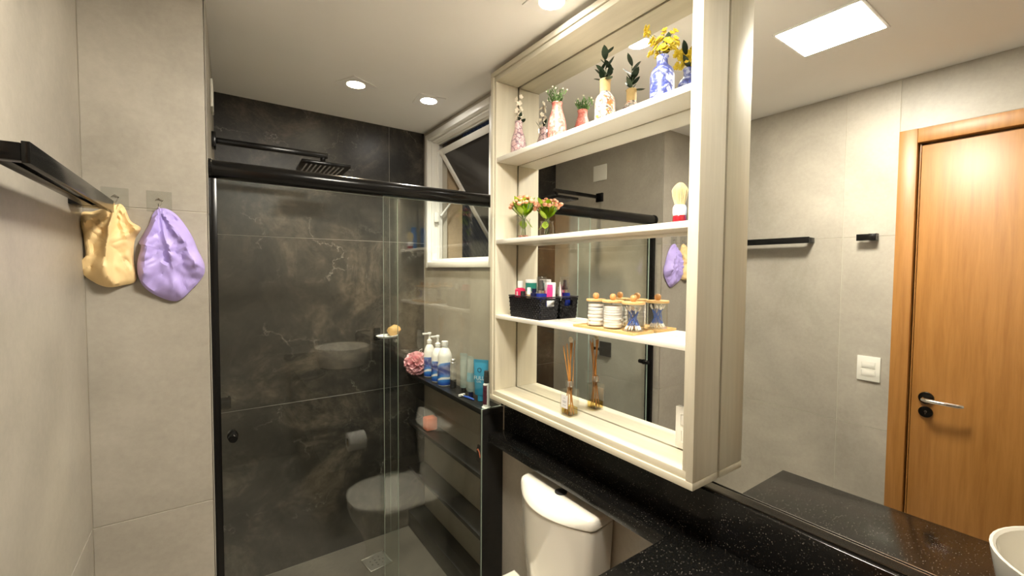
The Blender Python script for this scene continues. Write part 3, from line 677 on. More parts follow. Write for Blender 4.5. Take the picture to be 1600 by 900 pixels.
# hooks and bags on the pier
for hx, lab in ((-.213, 'clear square adhesive hook holding the peach shower cap'), (-.117, 'clear square adhesive hook holding the lilac shower cap')):
    hk = thing('adhesive_hook', lab, 'hook', (hx, YP-.0003, 1.823))
    obj('clear_plate', B(-.029, .029, -.002, 0, -.030, .030, bev=.0007), 'clearplate', hk)
    obj('hook_wire', T([(-.008, -.003, .004), (0, -.005, .010), (.008, -.003, .004), (.004, -.004, -.006), (0, -.006, -.014), (0, -.016, -.022), (0, -.024, -.016), (0, -.025, -.008)], .0014, 8), 'chrome', hk)
def crumpled(name, outline, hook, depth, m, label, seed, folds):
    n = 132; k = len(outline); cx = sum(p[0] for p in outline)/k; cz = sum(p[1] for p in outline)/k
    # closed catmull-rom outline
    pts = []
    for i in range(n):
        t = i*k/n; a = int(t) % k; f = t-int(t)
        P = [Vector(outline[(a+j) % k]) for j in (-1, 0, 1, 2)]
        pts.append(.5*((2*P[1]) + (-P[0]+P[2])*f + (2*P[0]-5*P[1]+4*P[2]-P[3])*f*f + (-P[0]+3*P[1]-3*P[2]+P[3])*f**3))
    rng = random.Random(seed); rings = []
    def fold(x, z):
        dx, dz = x-hook[0], hook[1]-z; a = math.atan2(dx, max(dz, .004)); d = math.hypot(dx, dz)
        w = noise.noise(Vector((x*16, z*16, seed)))*.5
        v = 0
        for fq, am, ph in folds: v += am*(1-2*abs(math.sin(fq*a + ph + w*1.2)))
        v += .50*(abs(noise.noise(Vector((x*22, z*15, seed+4.2))))*2-.5) + .28*(abs(noise.noise(Vector((x*47, z*40, seed+9.1))))*2-.5)
        return v
    bm = bmesh.new()
    for ring in range(15):
        s = (ring+.35)/14.35 if ring < 14 else 1.0
        row = []
        for p in pts:
            x, z = cx + (p[0]-cx)*s, cz + (p[1]-cz)*s
            taper = min(1, .35 + max(0, hook[1]-z)/.10)
            prof = math.sqrt(max(0, 1-s**2.6))
            y = -depth*taper*prof*(.78) - .026*fold(x, z)*(.35+.65*prof)*taper - .012
            row.append((x, min(y, -.006), z))
        rings.append(row)
    back = [[(cx+(p[0]-cx)*s, -.003, cz+(p[1]-cz)*s) for p in pts] for s in (.97, .5, .05)]
    loft(bm, rings+back, True, True)
    o = obj(name, bm, m, angle=38); o.location = (0, YP, 0)
    return tag(o, label, 'shower cap')
def pxy(u, v, y=1.575):     # pixel on the photograph -> point on the plane just in front of the pier
    ya, pi_, ro = (math.radians(a) for a in (YAW, PITCH, ROLL))
    fw = Vector((math.sin(ya)*math.cos(pi_), math.cos(ya)*math.cos(pi_), -math.sin(pi_))); r = Vector((math.cos(ya), -math.sin(ya), 0)); uu = r.cross(fw)
    R = math.cos(ro)*r + math.sin(ro)*uu; U = -math.sin(ro)*r + math.cos(ro)*uu
    d = fw + (u-800)/F_PX*R + (450-v)/F_PX*U; t = y/d.y
    return (d.x*t, EYE+d.z*t)
crumpled('hair_bonnet', [pxy(*p) for p in ((172, 318), (188, 318), (201, 343), (217, 355), (207, 374), (205, 405), (209, 438), (190, 446), (160, 449), (126, 432), (118, 410), (127, 398), (124, 372), (119, 332), (140, 327))], (-.213, 1.81), .042, 'peach', 'crumpled peach shower cap hanging beside the towel bar end', 3, ((5, .55, .4), (9, .22, 1.0)))
crumpled('hair_bonnet', [pxy(*p) for p in ((246, 323), (262, 325), (279, 338), (298, 365), (309, 390), (319, 412), (318, 430), (300, 452), (274, 472), (238, 461), (216, 440), (211, 412), (217, 385), (214, 376), (229, 350), (236, 332))], (-.117, 1.80), .052, 'lilac', 'crumpled lilac shower cap hanging on the pier hook', 8, ((4, .5, .9), (7, .25, 2.0)))

# ------------------------------------------------------------------ things on the cabinet shelves
def ray(u, v):
    ya, pi_, ro = (math.radians(a) for a in (YAW, PITCH, ROLL))
    fw = Vector((math.sin(ya)*math.cos(pi_), math.cos(ya)*math.cos(pi_), -math.sin(pi_))); r = Vector((math.cos(ya), -math.sin(ya), 0)); uu = r.cross(fw)
    R = math.cos(ro)*r + math.sin(ro)*uu; U = -math.sin(ro)*r + math.cos(ro)*uu
    return fw + (u-800)/F_PX*R + (450-v)/F_PX*U
def y_at(u, v, x): d = ray(u, v); return d.y*x/d.x          # where the sight line meets the shelf depth x
def leaf_mesh(l, w, bend=.25):
    bm = bmesh.new(); rows = []
    for i in range(6):
        t = i/5; ww = w*math.sin(PI*min(1, .08+t*.92))**.8*(1 if i < 5 else .05); z = bend*l*(t*t)
        rows.append([bm.verts.new((t*l, -ww/2, z+.12*ww)), bm.verts.new((t*l, 0, z)), bm.verts.new((t*l, ww/2, z+.12*ww))])
    for a, b in zip(rows, rows[1:]):
        for k in range(2): bm.faces.new((a[k], a[k+1], b[k+1], b[k]))
    bmesh.ops.solidify(bm, geom=bm.faces[:], thickness=.0006)
    return bm
def place(o, p, direction, roll=0.0, parent=None):
    d = Vector(direction).normalized(); q = d.to_track_quat('X', 'Z'); o.rotation_euler = (q.to_matrix() @ Matrix.Rotation(roll, 3, 'X')).to_euler(); o.location = p
def blossom_mesh(r, n=5):
    bm = bmesh.new()
    for i in range(n):
        a = 2*PI*i/n; pb = blob(r*.55, 1.0, .75, .35, 1)
        bmesh.ops.rotate(pb, verts=pb.verts, cent=(0, 0, 0), matrix=Matrix.Rotation(-.45, 3, 'Y'))
        bmesh.ops.translate(pb, verts=pb.verts, vec=(r*.52, 0, 0)); bmesh.ops.rotate(pb, verts=pb.verts, cent=(0, 0, 0), matrix=Matrix.Rotation(a, 3, 'Z'))
        join(bm, pb)
    join(bm, blob(r*.25, 1, 1, .7, 1)); return bm
def inst(parent, name, src, p, d, sc=1.0, roll=0.0):
    o = bpy.data.objects.new(name, src); COL.objects.link(o); o.parent = parent; place(o, p, d, roll); o.scale = (sc, sc, sc); return o
def mesh_of(name, bm, m, smooth=True):
    o = obj(name, bm, m, smooth=smooth); me = o.data; bpy.data.objects.remove(o); return me
def up_quat(o, p, d, sc=1.0):     # aim local Z along d
    o.location = p; o.rotation_euler = Vector(d).normalized().to_track_quat('Z', 'Y').to_euler(); o.scale = (sc,)*3
def bottle_profile(pts): return [(0, 0)] + pts
LEAFD = mesh_of('leaf', leaf_mesh(.042, .022), 'leafdark'); LEAFG = mesh_of('leaf', leaf_mesh(.019, .0052), 'leafgreen'); LEAFL = mesh_of('leaf', leaf_mesh(.052, .036, .35), 'leaflime')
BLW = mesh_of('blossom', blossom_mesh(.0135), 'whitepetal'); BLY = mesh_of('blossom', blossom_mesh(.0092, 6), 'yellowpetal'); BUD = mesh_of('bud', blob(.0032, sub=1), 'whitepetal'); BERRY = mesh_of('berry', blob(.0085, 1, 1, .85, 2), 'berry')

VX = 1.067
def vase(u, v, prof, m, label, neck=None):
    y = y_at(u, v, VX); t = thing('painted_vase', label, 'vase', (VX, y, S1+.0003))
    obj('vase_body', L(prof, 32), m, t)
    if neck: obj('neck_wrap', L(neck, 28), 'v_tan', t)
    return y
h1 = lambda s: [(0, 0), (.030*s, 0), (.0325*s, .003), (.033*s, .05), (.030*s, .072), (.022*s, .088), (.0155*s, .100), (.0135*s, .112), (.0135*s, .130), (.0155*s, .134), (.0145*s, .136), (.0115*s, .134), (.0105*s, .118), (0, .116)]
y1 = vase(810, 232, [(0, 0), (.030, 0), (.032, .003), (.0315, .045), (.027, .072), (.019, .094), (.016, .108), (.0155, .132), (.0165, .136), (.015, .138), (.0125, .134), (.0125, .12), (0, .118)], 'v_pinkwhite', 'crackled pink and white vase with cream blossoms on the top shelf')
y2 = vase(870, 212, [(0, 0), (.032, 0), (.0345, .004), (.035, .05), (.031, .075), (.022, .105), (.0185, .118), (.018, .132), (.0205, .136), (.0195, .140), (.0155, .137), (.015, .12), (0, .118)], 'v_pink', 'mottled coral pink vase with small green sprigs')
y3 = vase(945, 184, [(0, 0), (.030, 0), (.033, .004), (.033, .062), (.030, .078), (.022, .090), (.0165, .096), (.0165, .099)], 'v_orange', 'white vase blotched orange and black with a tan neck', [(.0165, .0985), (.0168, .105), (.0172, .132), (.0188, .137), (.0175, .140), (.0145, .137), (.014, .12), (0, .118)])
y4 = vase(1034, 150, [(0, 0), (.030, 0), (.0335, .004), (.0335, .070), (.031, .083), (.025, .094), (.0175, .101), (.0155, .108), (.0155, .122), (.0175, .126), (.0165, .129), (.013, .126), (.0125, .11), (0, .108)], 'v_blue', 'blue and white marbled bottle vase with yellow flowers')
# cream blossom twig
def bunch(name, label, y, z=.125): return thing(name, label, 'flowers', (VX, y, S1+z))
t = bunch('blossom_twig', 'dark twig with cream blossoms standing in the crackled vase', y1)
stem = [(0, 0, 0), (.002, -.004, .03), (-.002, .004, .07), (0, -.002, .115)]
obj('stem', T(stem, [.0018, .0016, .0013, .0008], 6), 'stembrown', t)
for i in range(11):
    z = .018+.0095*i; a = i*2.4; p = Vector((.010*math.cos(a), .011*math.sin(a), z)); o = bpy.data.objects.new('blossom', BLW); COL.objects.link(o); o.parent = t; up_quat(o, p, (math.cos(a)-.6, math.sin(a)-.3, .25), .8+.25*random.random())
inst(t, 'leaf', LEAFD, (0, -.004, .018), (-.1, -.8, .75), .8); inst(t, 'leaf', LEAFD, (.008, .002, .01), (.9, .2, .5), .9, .6)
# fine sprigs with white buds
t = bunch('green_sprigs', 'fine green sprigs with tiny white buds in the coral vase', y2)
for i in range(24):
    a = 2.4*i; sp = .014+.030*((i*7) % 5)/4; h = .030+.034*((i*5) % 7)/6
    tip = Vector((sp*math.cos(a)*.8, sp*math.sin(a)*1.15, h)); b = Vector((.006*math.cos(a), .006*math.sin(a), 0))
    obj('stem', T([b, b.lerp(tip, .5)+Vector((0, 0, .006)), tip], .0006, 5), 'stem', t)
    for k in range(5):
        f = .3+.14*k; p = b.lerp(tip, f); aa = a+k*2.0; inst(t, 'leaf', LEAFG, p, (math.cos(aa), math.sin(aa), .8), .9)
    if i % 2 == 0: o = bpy.data.objects.new('bud', BUD); COL.objects.link(o); o.parent = t; o.location = tip
# dark foliage
t = bunch('dark_foliage', 'dark green leafy stems in the vase with the tan neck', y3)
for st, (dx, dy, h) in enumerate(((0, 0, .095), (.010, -.014, .05), (-.006, .016, .045))):
    tip = Vector((dx, dy, h)); obj('stem', T([(0, 0, 0), tip*.5+Vector((.002, 0, 0)), tip], .0011, 6), 'stem', t)
    for k in range(6 if st == 0 else 4):
        f = (.2+.16*k) if st == 0 else (.35+.21*k); a = st*1.7+k*2.5; inst(t, 'leaf', LEAFD, tip*f, (math.cos(a)*.8, math.sin(a), .55), 1.05 if st == 0 else .8, .3)
inst(t, 'leaf', LEAFD, (-.004, -.006, .012), (-.3, -.9, -.35), .95); inst(t, 'leaf', LEAFD, (-.004, .006, .015), (-.3, .9, .1), .85)
# yellow flowers
t = bunch('yellow_flowers', 'bunch of small yellow flowers in the blue vase', y4, .122)
hd = [tuple(c*k for c, k in zip(p, (1.05, 1.25, 1.12))) for p in [(0, .0, .012), (.012, .014, .018), (-.012, -.012, .016), (.010, -.016, .022), (-.012, .012, .030), (.0, .0, .036), (.014, .002, .034), (-.004, -.018, .034), (.004, .022, .042), (-.010, .006, .050), (.008, -.010, .050), (-.004, .026, .060), (.012, .012, .056), (-.006, -.006, .060), (.004, -.022, .056), (-.004, .040, .085), (.002, .046, .092), (-.006, .036, .094), (.012, -.002, .02), (-.014, .0, .022), (.002, -.014, .044), (.0, .014, .03), (.004, .03, .03), (-.006, -.026, .024), (.008, .034, .055), (-.012, .02, .045), (.006, -.03, .04)]]
hd2 = hd + [tuple(c+.007*math.sin(i*5.1+j*2.3) for j, c in enumerate(p)) for i, p in enumerate(hd)]
for i, p in enumerate(hd2):
    o = bpy.data.objects.new('blossom', BLY); COL.objects.link(o); o.parent = t; up_quat(o, p, (p[0]*30-.5, p[1]*25, .6), .95+.25*random.random())
for p in (hd[15], hd[11], hd[13], hd[5], hd[14]): obj('stem', T([(0, 0, -.005), (p[0]*.4, p[1]*.4, p[2]*.55), p], .0009, 5), 'stem', t)
inst(t, 'leaf', LEAFD, (.004, -.004, .008), (.9, .25, .8), 1.0); inst(t, 'leaf', LEAFD, (.016, .0, .045), (.6, .1, 1), 1.0)

# jar with salmon berries
JX = 1.069; jy = y_at(818, 362, JX)
t = thing('glass_jar_vase', 'small clear glass jar holding salmon berry flowers', 'jar', (JX, jy, S2+.0003))
obj('jar_glass', L([(0, 0), (.028, 0), (.031, .003), (.031, .055), (.027, .066), (.0265, .076), (.0285, .078), (.0285, .081), (.0255, .081), (.024, .066), (.0285, .054), (.0285, .005), (0, .004)], 32), 'glass', t)
for i in range(16):
    a = i*2.4; r = .021*math.sqrt((i+.5)/16); o = obj('pebble', blob(.0048, 1.2, 1, .8, 1, jit=.3), 'pebble', t); o.location = (r*math.cos(a), r*math.sin(a), .0085); o.rotation_euler = (a, a*2, 0)
t = thing('berry_flowers', 'salmon berry heads with lime leaves in the glass jar', 'flowers', (JX, jy, S2+.012))
for i in range(30):
    a = 2.4*i; r = .064*math.sqrt((i+.6)/30); tip = Vector((r*math.cos(a)*.62, r*math.sin(a), .158-.60*r+.008*math.sin(i*3)))
    if i % 3 == 0: obj('stem', T([(.008*math.cos(a), .008*math.sin(a), 0), (.004*math.cos(a), .004*math.sin(a), .065), tip], .0011, 6), 'stem', t)
    o = bpy.data.objects.new('berry', BERRY); COL.objects.link(o); o.parent = t; o.location = tip; o.scale = (.9+.25*random.random(),)*3
for i in range(22):
    a = 2.4*i; z = .074+.045*(i/22); inst(t, 'leaf', LEAFL, (.006*math.cos(a), .008*math.sin(a), z), (math.cos(a)*.75, math.sin(a), .45), .78+.3*((i*3) % 4)/4)
for i in range(14):
    a = 2.4*i+1; inst(t, 'leaf', LEAFG, (.022*math.cos(a), .036*math.sin(a), .105+.012*math.sin(i)), (math.cos(a), math.sin(a), .9), 1.4)
t.scale = (1.12, 1.22, 1.06)
inst(t, 'leaf', LEAFL, (.0, .006, .060), (.35, .3, -1), .75); inst(t, 'leaf', LEAFL, (.012, -.004, .062), (.2, -.2, -1), .7)

# shaving brush and blue can
by = y_at(1062, 330, 1.062)
t = thing('shaving_brush', 'shaving brush with blond bristles and a maroon handle', 'brush', (1.062, by, S2+.0003))
obj('handle', L([(0, 0), (.0175, 0), (.0185, .002), (.0178, .018), (.0165, .021), (0, .021)], 24), 'maroon', t)
obj('collar', L([(0, .0212), (.0165, .0212), (.0185, .028), (.0182, .042), (.015, .049), (0, .049)], 24), 'white', t)
bm = bmesh.new()
for i in range(150):
    a = 2.4*i; q = math.sqrt((i+.5)/150); b = Vector((.0115*q*math.cos(a), .0115*q*math.sin(a), .048)); tp_ = Vector((.0215*q*math.cos(a), .0215*q*math.sin(a), .112-.022*q*q))
    tube(bm, [b, b.lerp(tp_, .6)+Vector((.002*q*math.cos(a), .002*q*math.sin(a), 0)), tp_], .0013, 4)
o = obj('bristles', bm, 'bristle', t); o['kind'] = 'stuff'
t = thing('blue_spray_can', 'bright blue can tucked behind the shaving brush', 'can', (1.098, .679, S2+.0003))
obj('can_body', L(cylp(.020, 0, .118, .002), 24), 'bluecan', t); obj('can_cap', L(cylp(.017, .1182, .145, .003), 24), 'bluecan', t)

# basket
bx0, bx1, by0, by1, bh = 1.034, 1.1275, 1.280, 1.492, .088
t = thing('woven_basket', 'black woven plastic basket of toiletries', 'basket', ((bx0+bx1)/2, (by0+by1)/2, S3+.0003))
hx, hyb = (bx1-bx0)/2, (by1-by0)/2
def weave(p0, p1, nrm, nu, nv, hole=None):
    bm = bmesh.new(); g = {}
    for i in range(nu*2+1):
        for j in range(nv*2+1):
            s, q = i/(nu*2), j/(nv*2); sh = .93+.07*q; a = p0.lerp(p1, s); w = .0011*math.sin(PI*i/1.0+PI/2)*math.sin(PI*j/1.0+PI/2) + .0012*(1 if ((i//2)+(j//2)) % 2 else -1)
            g[i, j] = bm.verts.new((a.x*sh+nrm.x*w, a.y*sh+nrm.y*w, .004+q*(bh-.008)))
    for i in range(nu*2):
        for j in range(nv*2):
            if hole and hole[0] <= (i+.5)/(nu*2) <= hole[1] and hole[2] <= (j+.5)/(nv*2) <= hole[3]: continue
            bm.faces.new((g[i, j], g[i+1, j], g[i+1, j+1], g[i, j+1]))
    bmesh.ops.solidify(bm, geom=bm.faces[:], thickness=.0015); return bm
c_ = [V(-hx, -hyb, 0), V(hx, -hyb, 0), V(hx, hyb, 0), V(-hx, hyb, 0)]
nr = [V(0, -1, 0), V(1, 0, 0), V(0, 1, 0), V(-1, 0, 0)]
for i in range(4):
    o = obj('woven_side', weave(c_[i], c_[(i+1) % 4], nr[i], 10 if i % 2 == 0 else 24, 10, (.28, .74, .62, .9) if i % 2 == 0 else None), 'basket', t, smooth=False)
obj('base', B(-hx*.93, hx*.93, -hyb*.93, hyb*.93, 0, .003), 'basket', t)
obj('rim', T([(-hx, -hyb, bh), (hx, -hyb, bh), (hx, hyb, bh), (-hx, hyb, bh), (-hx, -hyb, bh)], .0026, 8), 'basket', t)
# toiletries in the basket
BZ = S3+.0036
def toil(name, label, cat, u, v, x): return thing(name, label, cat, (x, max(y_at(u, v, x), 1.310), BZ))
t = toil('nail_remover_bottle', 'raspberry red bottle with a white cap in the basket', 'bottle', 813, 450, 1.062)
b = obj('bottle_body', L([(0, 0), (.021, 0), (.0225, .002), (.0225, .108), (.018, .114), (.012, .117), (0, .117)], 28), 'redplastic', t); obj('cap', L(cylp(.012, .1172, .146, .001), 24), 'white', t)
for zz, hw in ((.100, .008), (.094, .007), (.088, .008)): obj('print_mark', B(-.0232, -.0222, -.012-hw*.2, -.012+hw, zz-.0016, zz+.0016), 'inkwhite', b, smooth=False)
t = toil('dark_vial', 'tiny dark brown vial beside the red bottle', 'vial', 817, 458, 1.048)
obj('bottle_body', L(cylp(.010, 0, .086, .002), 20), 'brownglass', t); obj('cap', L(cylp(.0095, .0862, .105, .001), 20), 'blacksoft', t)
t = toil('nail_polish', 'beige nail polish bottle with a tall white cap', 'bottle', 826.5, 457, 1.050)
obj('bottle_body', L(cylp(.0095, 0, .094, .002), 20), 'gold', t); obj('cap', L([(0, .0942), (.0085, .0942), (.0078, .120), (.007, .121), (0, .121)], 20), 'white', t)
t = toil('black_bottle', 'small black bottle between white cap and blue bottle', 'bottle', 834.5, 455, 1.056)
obj('bottle_body', B(-.0105, .0105, -.0105, .0105, 0, .100, bev=.002), 'navy', t); obj('cap', L(cylp(.009, .1002, .118, .001), 20), 'navy', t)
t = toil('teal_jar', 'clear jar with teal contents and a white lid', 'jar', 830, 445, 1.094)
obj('jar_body', L(cylp(.023, 0, .128, .003), 28), 'clearplastic', t); obj('teal_band', L([(.0222, .105), (.0238, .105), (.0238, .138), (.0222, .138), (.0222, .105)], 28), 'teal', t); obj('lid', L([(0, .1285), (.022, .1285), (.022, .139), (.0245, .1392), (.0245, .150), (.023, .152), (0, .152)], 28), 'white', t)
t = toil('serum_bottle', 'cobalt blue serum bottle with black pump under clear cap', 'bottle', 846, 458, 1.070)
obj('bottle_body', L([(0, 0), (.020, 0), (.0215, .003), (.0215, .096), (.0205, .099), (0, .099)], 28), 'bluebottle', t)
obj('silver_collar', L(cylp(.0165, .0992, .112, .001), 28), 'chrome', t)
p = obj('pump', L([(0, .1122), (.013, .1122), (.0125, .122), (.0085, .128), (.0075, .150), (.006, .152), (0, .152)], 24), 'blacksoft', t)
obj('clear_cap', L([(.0195, .100), (.0195, .163), (.0185, .165), (0, .165), (0, .1635), (.018, .1635), (.0183, .100)], 28), 'capclear', t)
t = toil('cream_tube', 'flat white tube with magenta front panel behind the serum', 'tube', 861, 460, 1.106)
bm = bmesh.new(); loft(bm, [[(a*math.cos(2*PI*i/24), b*math.sin(2*PI*i/24), z) for i in range(24)] for z, a, b in ((.0, .014, .014), (.02, .014, .014), (.0205, .0125, .019), (.06, .011, .021), (.12, .005, .022), (.138, .0012, .0225), (.143, .001, .0225))])
tb_ = obj('tube_body', bm, 'white', t); t.rotation_euler = (0, 0, .75)
bm = bmesh.new(); loft(bm, [[(-ax-.0008, -w_, z), (-ax-.0008, w_, z), (-ax-.0002, w_, z), (-ax-.0002, -w_, z)] for z, ax, w_ in ((.080, .0098, .011), (.10, .0078, .0115), (.12, .0052, .0115), (.134, .0026, .010))]); obj('magenta_panel', bm, 'pinkprint', tb_, smooth=False)
for k in range(6): obj('print_line', B(.0065+.0006*(5-k), .0078+.0009*(5-k), -.012, .008+.002*(k % 2), .085+k*.0065, .0866+k*.0065), 'inklight', tb_, smooth=False)

# bamboo tray and jars
ty0, ty1 = .832, 1.088
t = thing('bamboo_tray', 'pale bamboo tray beneath three lidded jars', 'tray', (1.0735, (ty0+ty1)/2, S3+.0003)); hl = (ty1-ty0)/2
obj('tray_board', B(-.051, .051, -hl, hl, 0, .0055, bev=.001), 'bamboo', t)
obj('tray_lip', join(B(-.051, -.047, -hl, hl, .0056, .0085, bev=.0005), B(.047, .051, -hl, hl, .0056, .0085, bev=.0005), B(-.0469, .0469, -hl, -hl+.004, .0056, .0085, bev=.0005), B(-.0469, .0469, hl-.004, hl, .0056, .0085, bev=.0005)), 'bamboo', t)
TZ = S3+.0063; jars = []
for u, v, r, lab in ((931, 492, .0295, 'bamboo-lidded glass jar of loosely piled cotton pads'), (957.5, 494, .032, 'bamboo-lidded glass jar of neatly stacked cotton pads'), (989.5, 497, .033, 'bamboo-lidded glass jar of blue cotton swabs')):
    y = y_at(u, v, 1.072); jars.append((y, r)); t = thing('storage_jar', lab, 'jar', (1.072, y, TZ), group='lidded jars on the tray')
    obj('jar_glass', L([(0, 0), (r-.002, 0), (r, .002), (r, .083), (r-.0005, .084), (r-.002, .083), (r-.0022, .004), (0, .0035)], 36), 'glass', t)
    l = obj('lid', L([(0, .0842), (r+.002, .0842), (r+.003, .0855), (r+.003, .091), (r+.002, .092), (0, .092)], 36), 'bamboox', t)
    obj('lid_knob', L([(0, .0922), (.0055, .0923), (.0095, .0965), (.0108, .1025), (.0095, .1085), (.0055, .1125), (0, .1135)], 24), 'knobwood', l)
padr = .0255
for j, (n, hh) in enumerate(((6, .0122), (9, .0080))):
    y, r = jars[j]; rr = r-.0030
    src = None; z = TZ+.0042
    for i in range(n):
        t = obj('cotton_pad', L([(0, 0), (rr-.0015, 0), (rr, hh*.2), (rr, hh*.8), (rr-.0015, hh-.0003), (0, hh-.0003)], 24), 'cotton')
        rx = (.06*math.sin(i*2.1) if j == 0 else .012*math.sin(i*1.7)); t.location = (1.072+.0006*math.sin(i*2), y+.0006*math.cos(i*3), z); t.rotation_euler = (rx, .04*math.cos(i*1.3)*(1 if j == 0 else .3), 0)
        z += hh-.0002
        tag(t, 'round white cotton pad in the loosely piled jar' if j == 0 else 'thin round cotton pad in the neatly stacked jar', 'cotton pad', 'loosely piled cotton pads' if j == 0 else 'neatly stacked cotton pads')
y, r = jars[2]
STK = mesh_of('stick', L(cylp(.0011, -.034, .034, .0002), 8), 'bluestick'); TIP = mesh_of('tip', L([(0, -.007), (.0016, -.0065), (.0024, -.003), (.0022, .003), (.0014, .006), (0, .0065)], 10), 'cotton')
for i in range(16):
    a = i*2.4; b = Vector((.022*math.cos(a), .022*math.sin(a), .010)); tp_ = Vector((.021*math.cos(a+2.3+.5*math.sin(i)), .021*math.sin(a+2.3+.5*math.sin(i)), 0)); h2 = math.sqrt(max(.0001, .074**2-(b-tp_).xy.length_squared)); tp_.z = .010+h2
    t = thing('cotton_swab', 'blue-stemmed cotton swab standing in the jar', 'cotton swab', Vector((1.072, y, TZ))+(b+tp_)/2, group='cotton swabs in the jar'); t.rotation_euler = (tp_-b).to_track_quat('Z', 'Y').to_euler()
    o = bpy.data.objects.new('stick', STK); COL.objects.link(o); o.parent = t
    for s in (1, -1): o = bpy.data.objects.new('tip', TIP); COL.objects.link(o); o.parent = t; o.location = (0, 0, s*.034)

# reed diffuser
dx = 1.066; dy = y_at(890, 640, dx)
t = thing('reed_diffuser', 'square glass reed diffuser with amber reeds on the cabinet floor', 'diffuser', (dx, dy, S0+.0003))
def rsq(h, z, r=.006, n=5):
    pts = []
    for qx, qy, a0 in ((1, 1, 0), (-1, 1, PI/2), (-1, -1, PI), (1, -1, 3*PI/2)):
        for i in range(n): a = a0+PI/2*i/(n-1); pts.append((qx*(h-r)+r*math.cos(a), qy*(h-r)+r*math.sin(a), z))
    return pts
bm = bmesh.new(); loft(bm, [rsq(h, z, r) for h, z, r in ((.024, 0, .003), (.0255, .0015, .004), (.0255, .094, .004), (.024, .097, .005), (.012, .1005, .0119), (.0105, .106, .0104), (.0085, .106, .0084), (.010, .0985, .0099), (.0215, .0945, .004), (.0228, .092, .003), (.0228, .0045, .003))], True, True); obj('bottle_glass', bm, 'glass', t)
bm = bmesh.new(); loft(bm, [rsq(.0215, .006, .004), rsq(.0215, .030, .004)]); obj('liquid', bm, 'liquid', t)
obj('collar', L([(.011, .1062), (.0135, .1062), (.0135, .126), (.0128, .127), (.0085, .127), (.0085, .108)], 28), 'chrome', t)
lb = obj('label', B(-.0262, -.0257, -.017, .017, .030, .078), 'white', t, smooth=False)
for zz, hw in ((.066, .003), (.0655, .003), (.054, .010), (.050, .007), (.040, .009)): obj('label_mark', B(-.0265, -.0263, -hw, hw, zz, zz+.0016), 'inklight', lb, smooth=False)
for i, (a, sp, h) in enumerate(((.3, .020, .262), (1.2, .026, .258), (2.0, .032, .250), (-1.9, .006, .268), (-.6, .010, .265), (-2.6, .012, .266), (2.9, .020, .255))):
    tip = Vector((sp*.6*math.cos(a), sp*math.sin(a), h)); bt = Vector((-.016*math.cos(a), -.017*math.sin(a), .007)); obj('reed', T([bt, tip], .0017, 8), 'reed', t)
fp = (.010, -.002, .272); obj('reed', T([(-.004, .004, .01), (.004, 0, .12), fp], .0014, 8), 'reed', t)
obj('flower_disc', L([(0, -.004), (.008, -.0035), (.0115, 0), (.008, .0035), (0, .004)], 20, ax='x', cx=fp[1], cy=fp[2]+.004), 'whitepetal', t); t.children[-1].location = (fp[0], 0, 0)

# ------------------------------------------------------------------ toiletries on the shower shelf
SZ = .9834
def on_shelf(u, v, x, z=SZ): d = ray(u, v); return d.y*x/d.x
def soap_bottle(u, v, x, r, hb, label, pump):
    y = on_shelf(u, v, x); t = thing('soap_bottle', label, 'bottle', (x, y, SZ)); s = r
    obj('bottle_body', L([(0, 0), (s-.004, 0), (s, .004), (s, hb*.72), (s*.93, hb*.80), (s*.62, hb*.92), (s*.40, hb*.96), (s*.40, hb), (0, hb)], 32), 'white', t)
    obj('printed_sleeve', L([(s+.0001, .007), (s+.0007, .007), (s+.0007, hb*.60), (s+.0001, hb*.60)], 32), 'waves', t)
    if pump:
        p = obj('pump_collar', L([(0, hb+.0002), (s*.46, hb+.0002), (s*.46, hb+.016), (.008, hb+.022), (.005, hb+.05), (0, hb+.05)], 24), 'white', t)
        obj('pump_head', join(L(cylp(.011, hb+.050, hb+.064, .002), 20), B(-.045, -.008, -.006, .006, hb+.052, hb+.062, bev=.002)), 'white', p)
    else: obj('screw_cap', L(cylp(s*.48, hb+.0002, hb+.026, .002), 28), 'white', t)
    return t
soap_bottle(671, 560, 1.083, .033, .205, 'blue and white pump bottle half hidden by the pink puff', True)
soap_bottle(684, 562, 1.076, .036, .205, 'blue and white pump bottle between puff and capped bottle', True)
soap_bottle(695, 570, 1.074, .0395, .222, 'large blue and white bottle with a plain screw cap', False)
# mesh puff
pu = thing('bath_puff', 'pink ruffled mesh bath puff at the end of the stone shelf', 'bath puff', (1.034, min(on_shelf(656, 562, 1.034)+.055, YB-.08), SZ+.071))
bm = bmesh.new(); rg = random.Random(4)
for i in range(46):
    z = 1-2*(i+.5)/46; a = 2.4*i; d = Vector((math.sqrt(1-z*z)*math.cos(a), math.sqrt(1-z*z)*math.sin(a), z)); q = d.to_track_quat('Z', 'Y').to_matrix(); n = 14; ra = []
    for lev, rr in ((.022, .007), (.048, .014), (.067, .026)):
        ra.append([q @ Vector((rr*(1+.25*math.sin(5*2*PI*k/n+i))*math.cos(2*PI*k/n), rr*(1+.25*math.cos(4*2*PI*k/n+i))*math.sin(2*PI*k/n), lev+.004*math.sin(3*2*PI*k/n+i))) for k in range(n)])
    loft(bm, ra, True, False)
obj('ruffles', bm, 'pinkmesh', pu, angle=60)['kind'] = 'stuff'
obj('cord', T([(0, -.02, .06), (.01, -.03, .085), (.03, -.02, .09), (.035, 0, .07), (.01, .01, .05)], .0013, 6), 'white', pu)
t = thing('grey_spray_can', 'slim grey metal can shading to black at its base', 'can', (1.086, on_shelf(708, 585, 1.086), SZ))
obj('can_body', L(cylp(.0165, .046, .142, .002), 24), 'greytube', t); obj('can_foot', L(cylp(.0168, 0, .0458, .002), 24), 'blacksoft', t); obj('can_cap', L(cylp(.0135, .1422, .160, .004), 24), 'greytube', t)
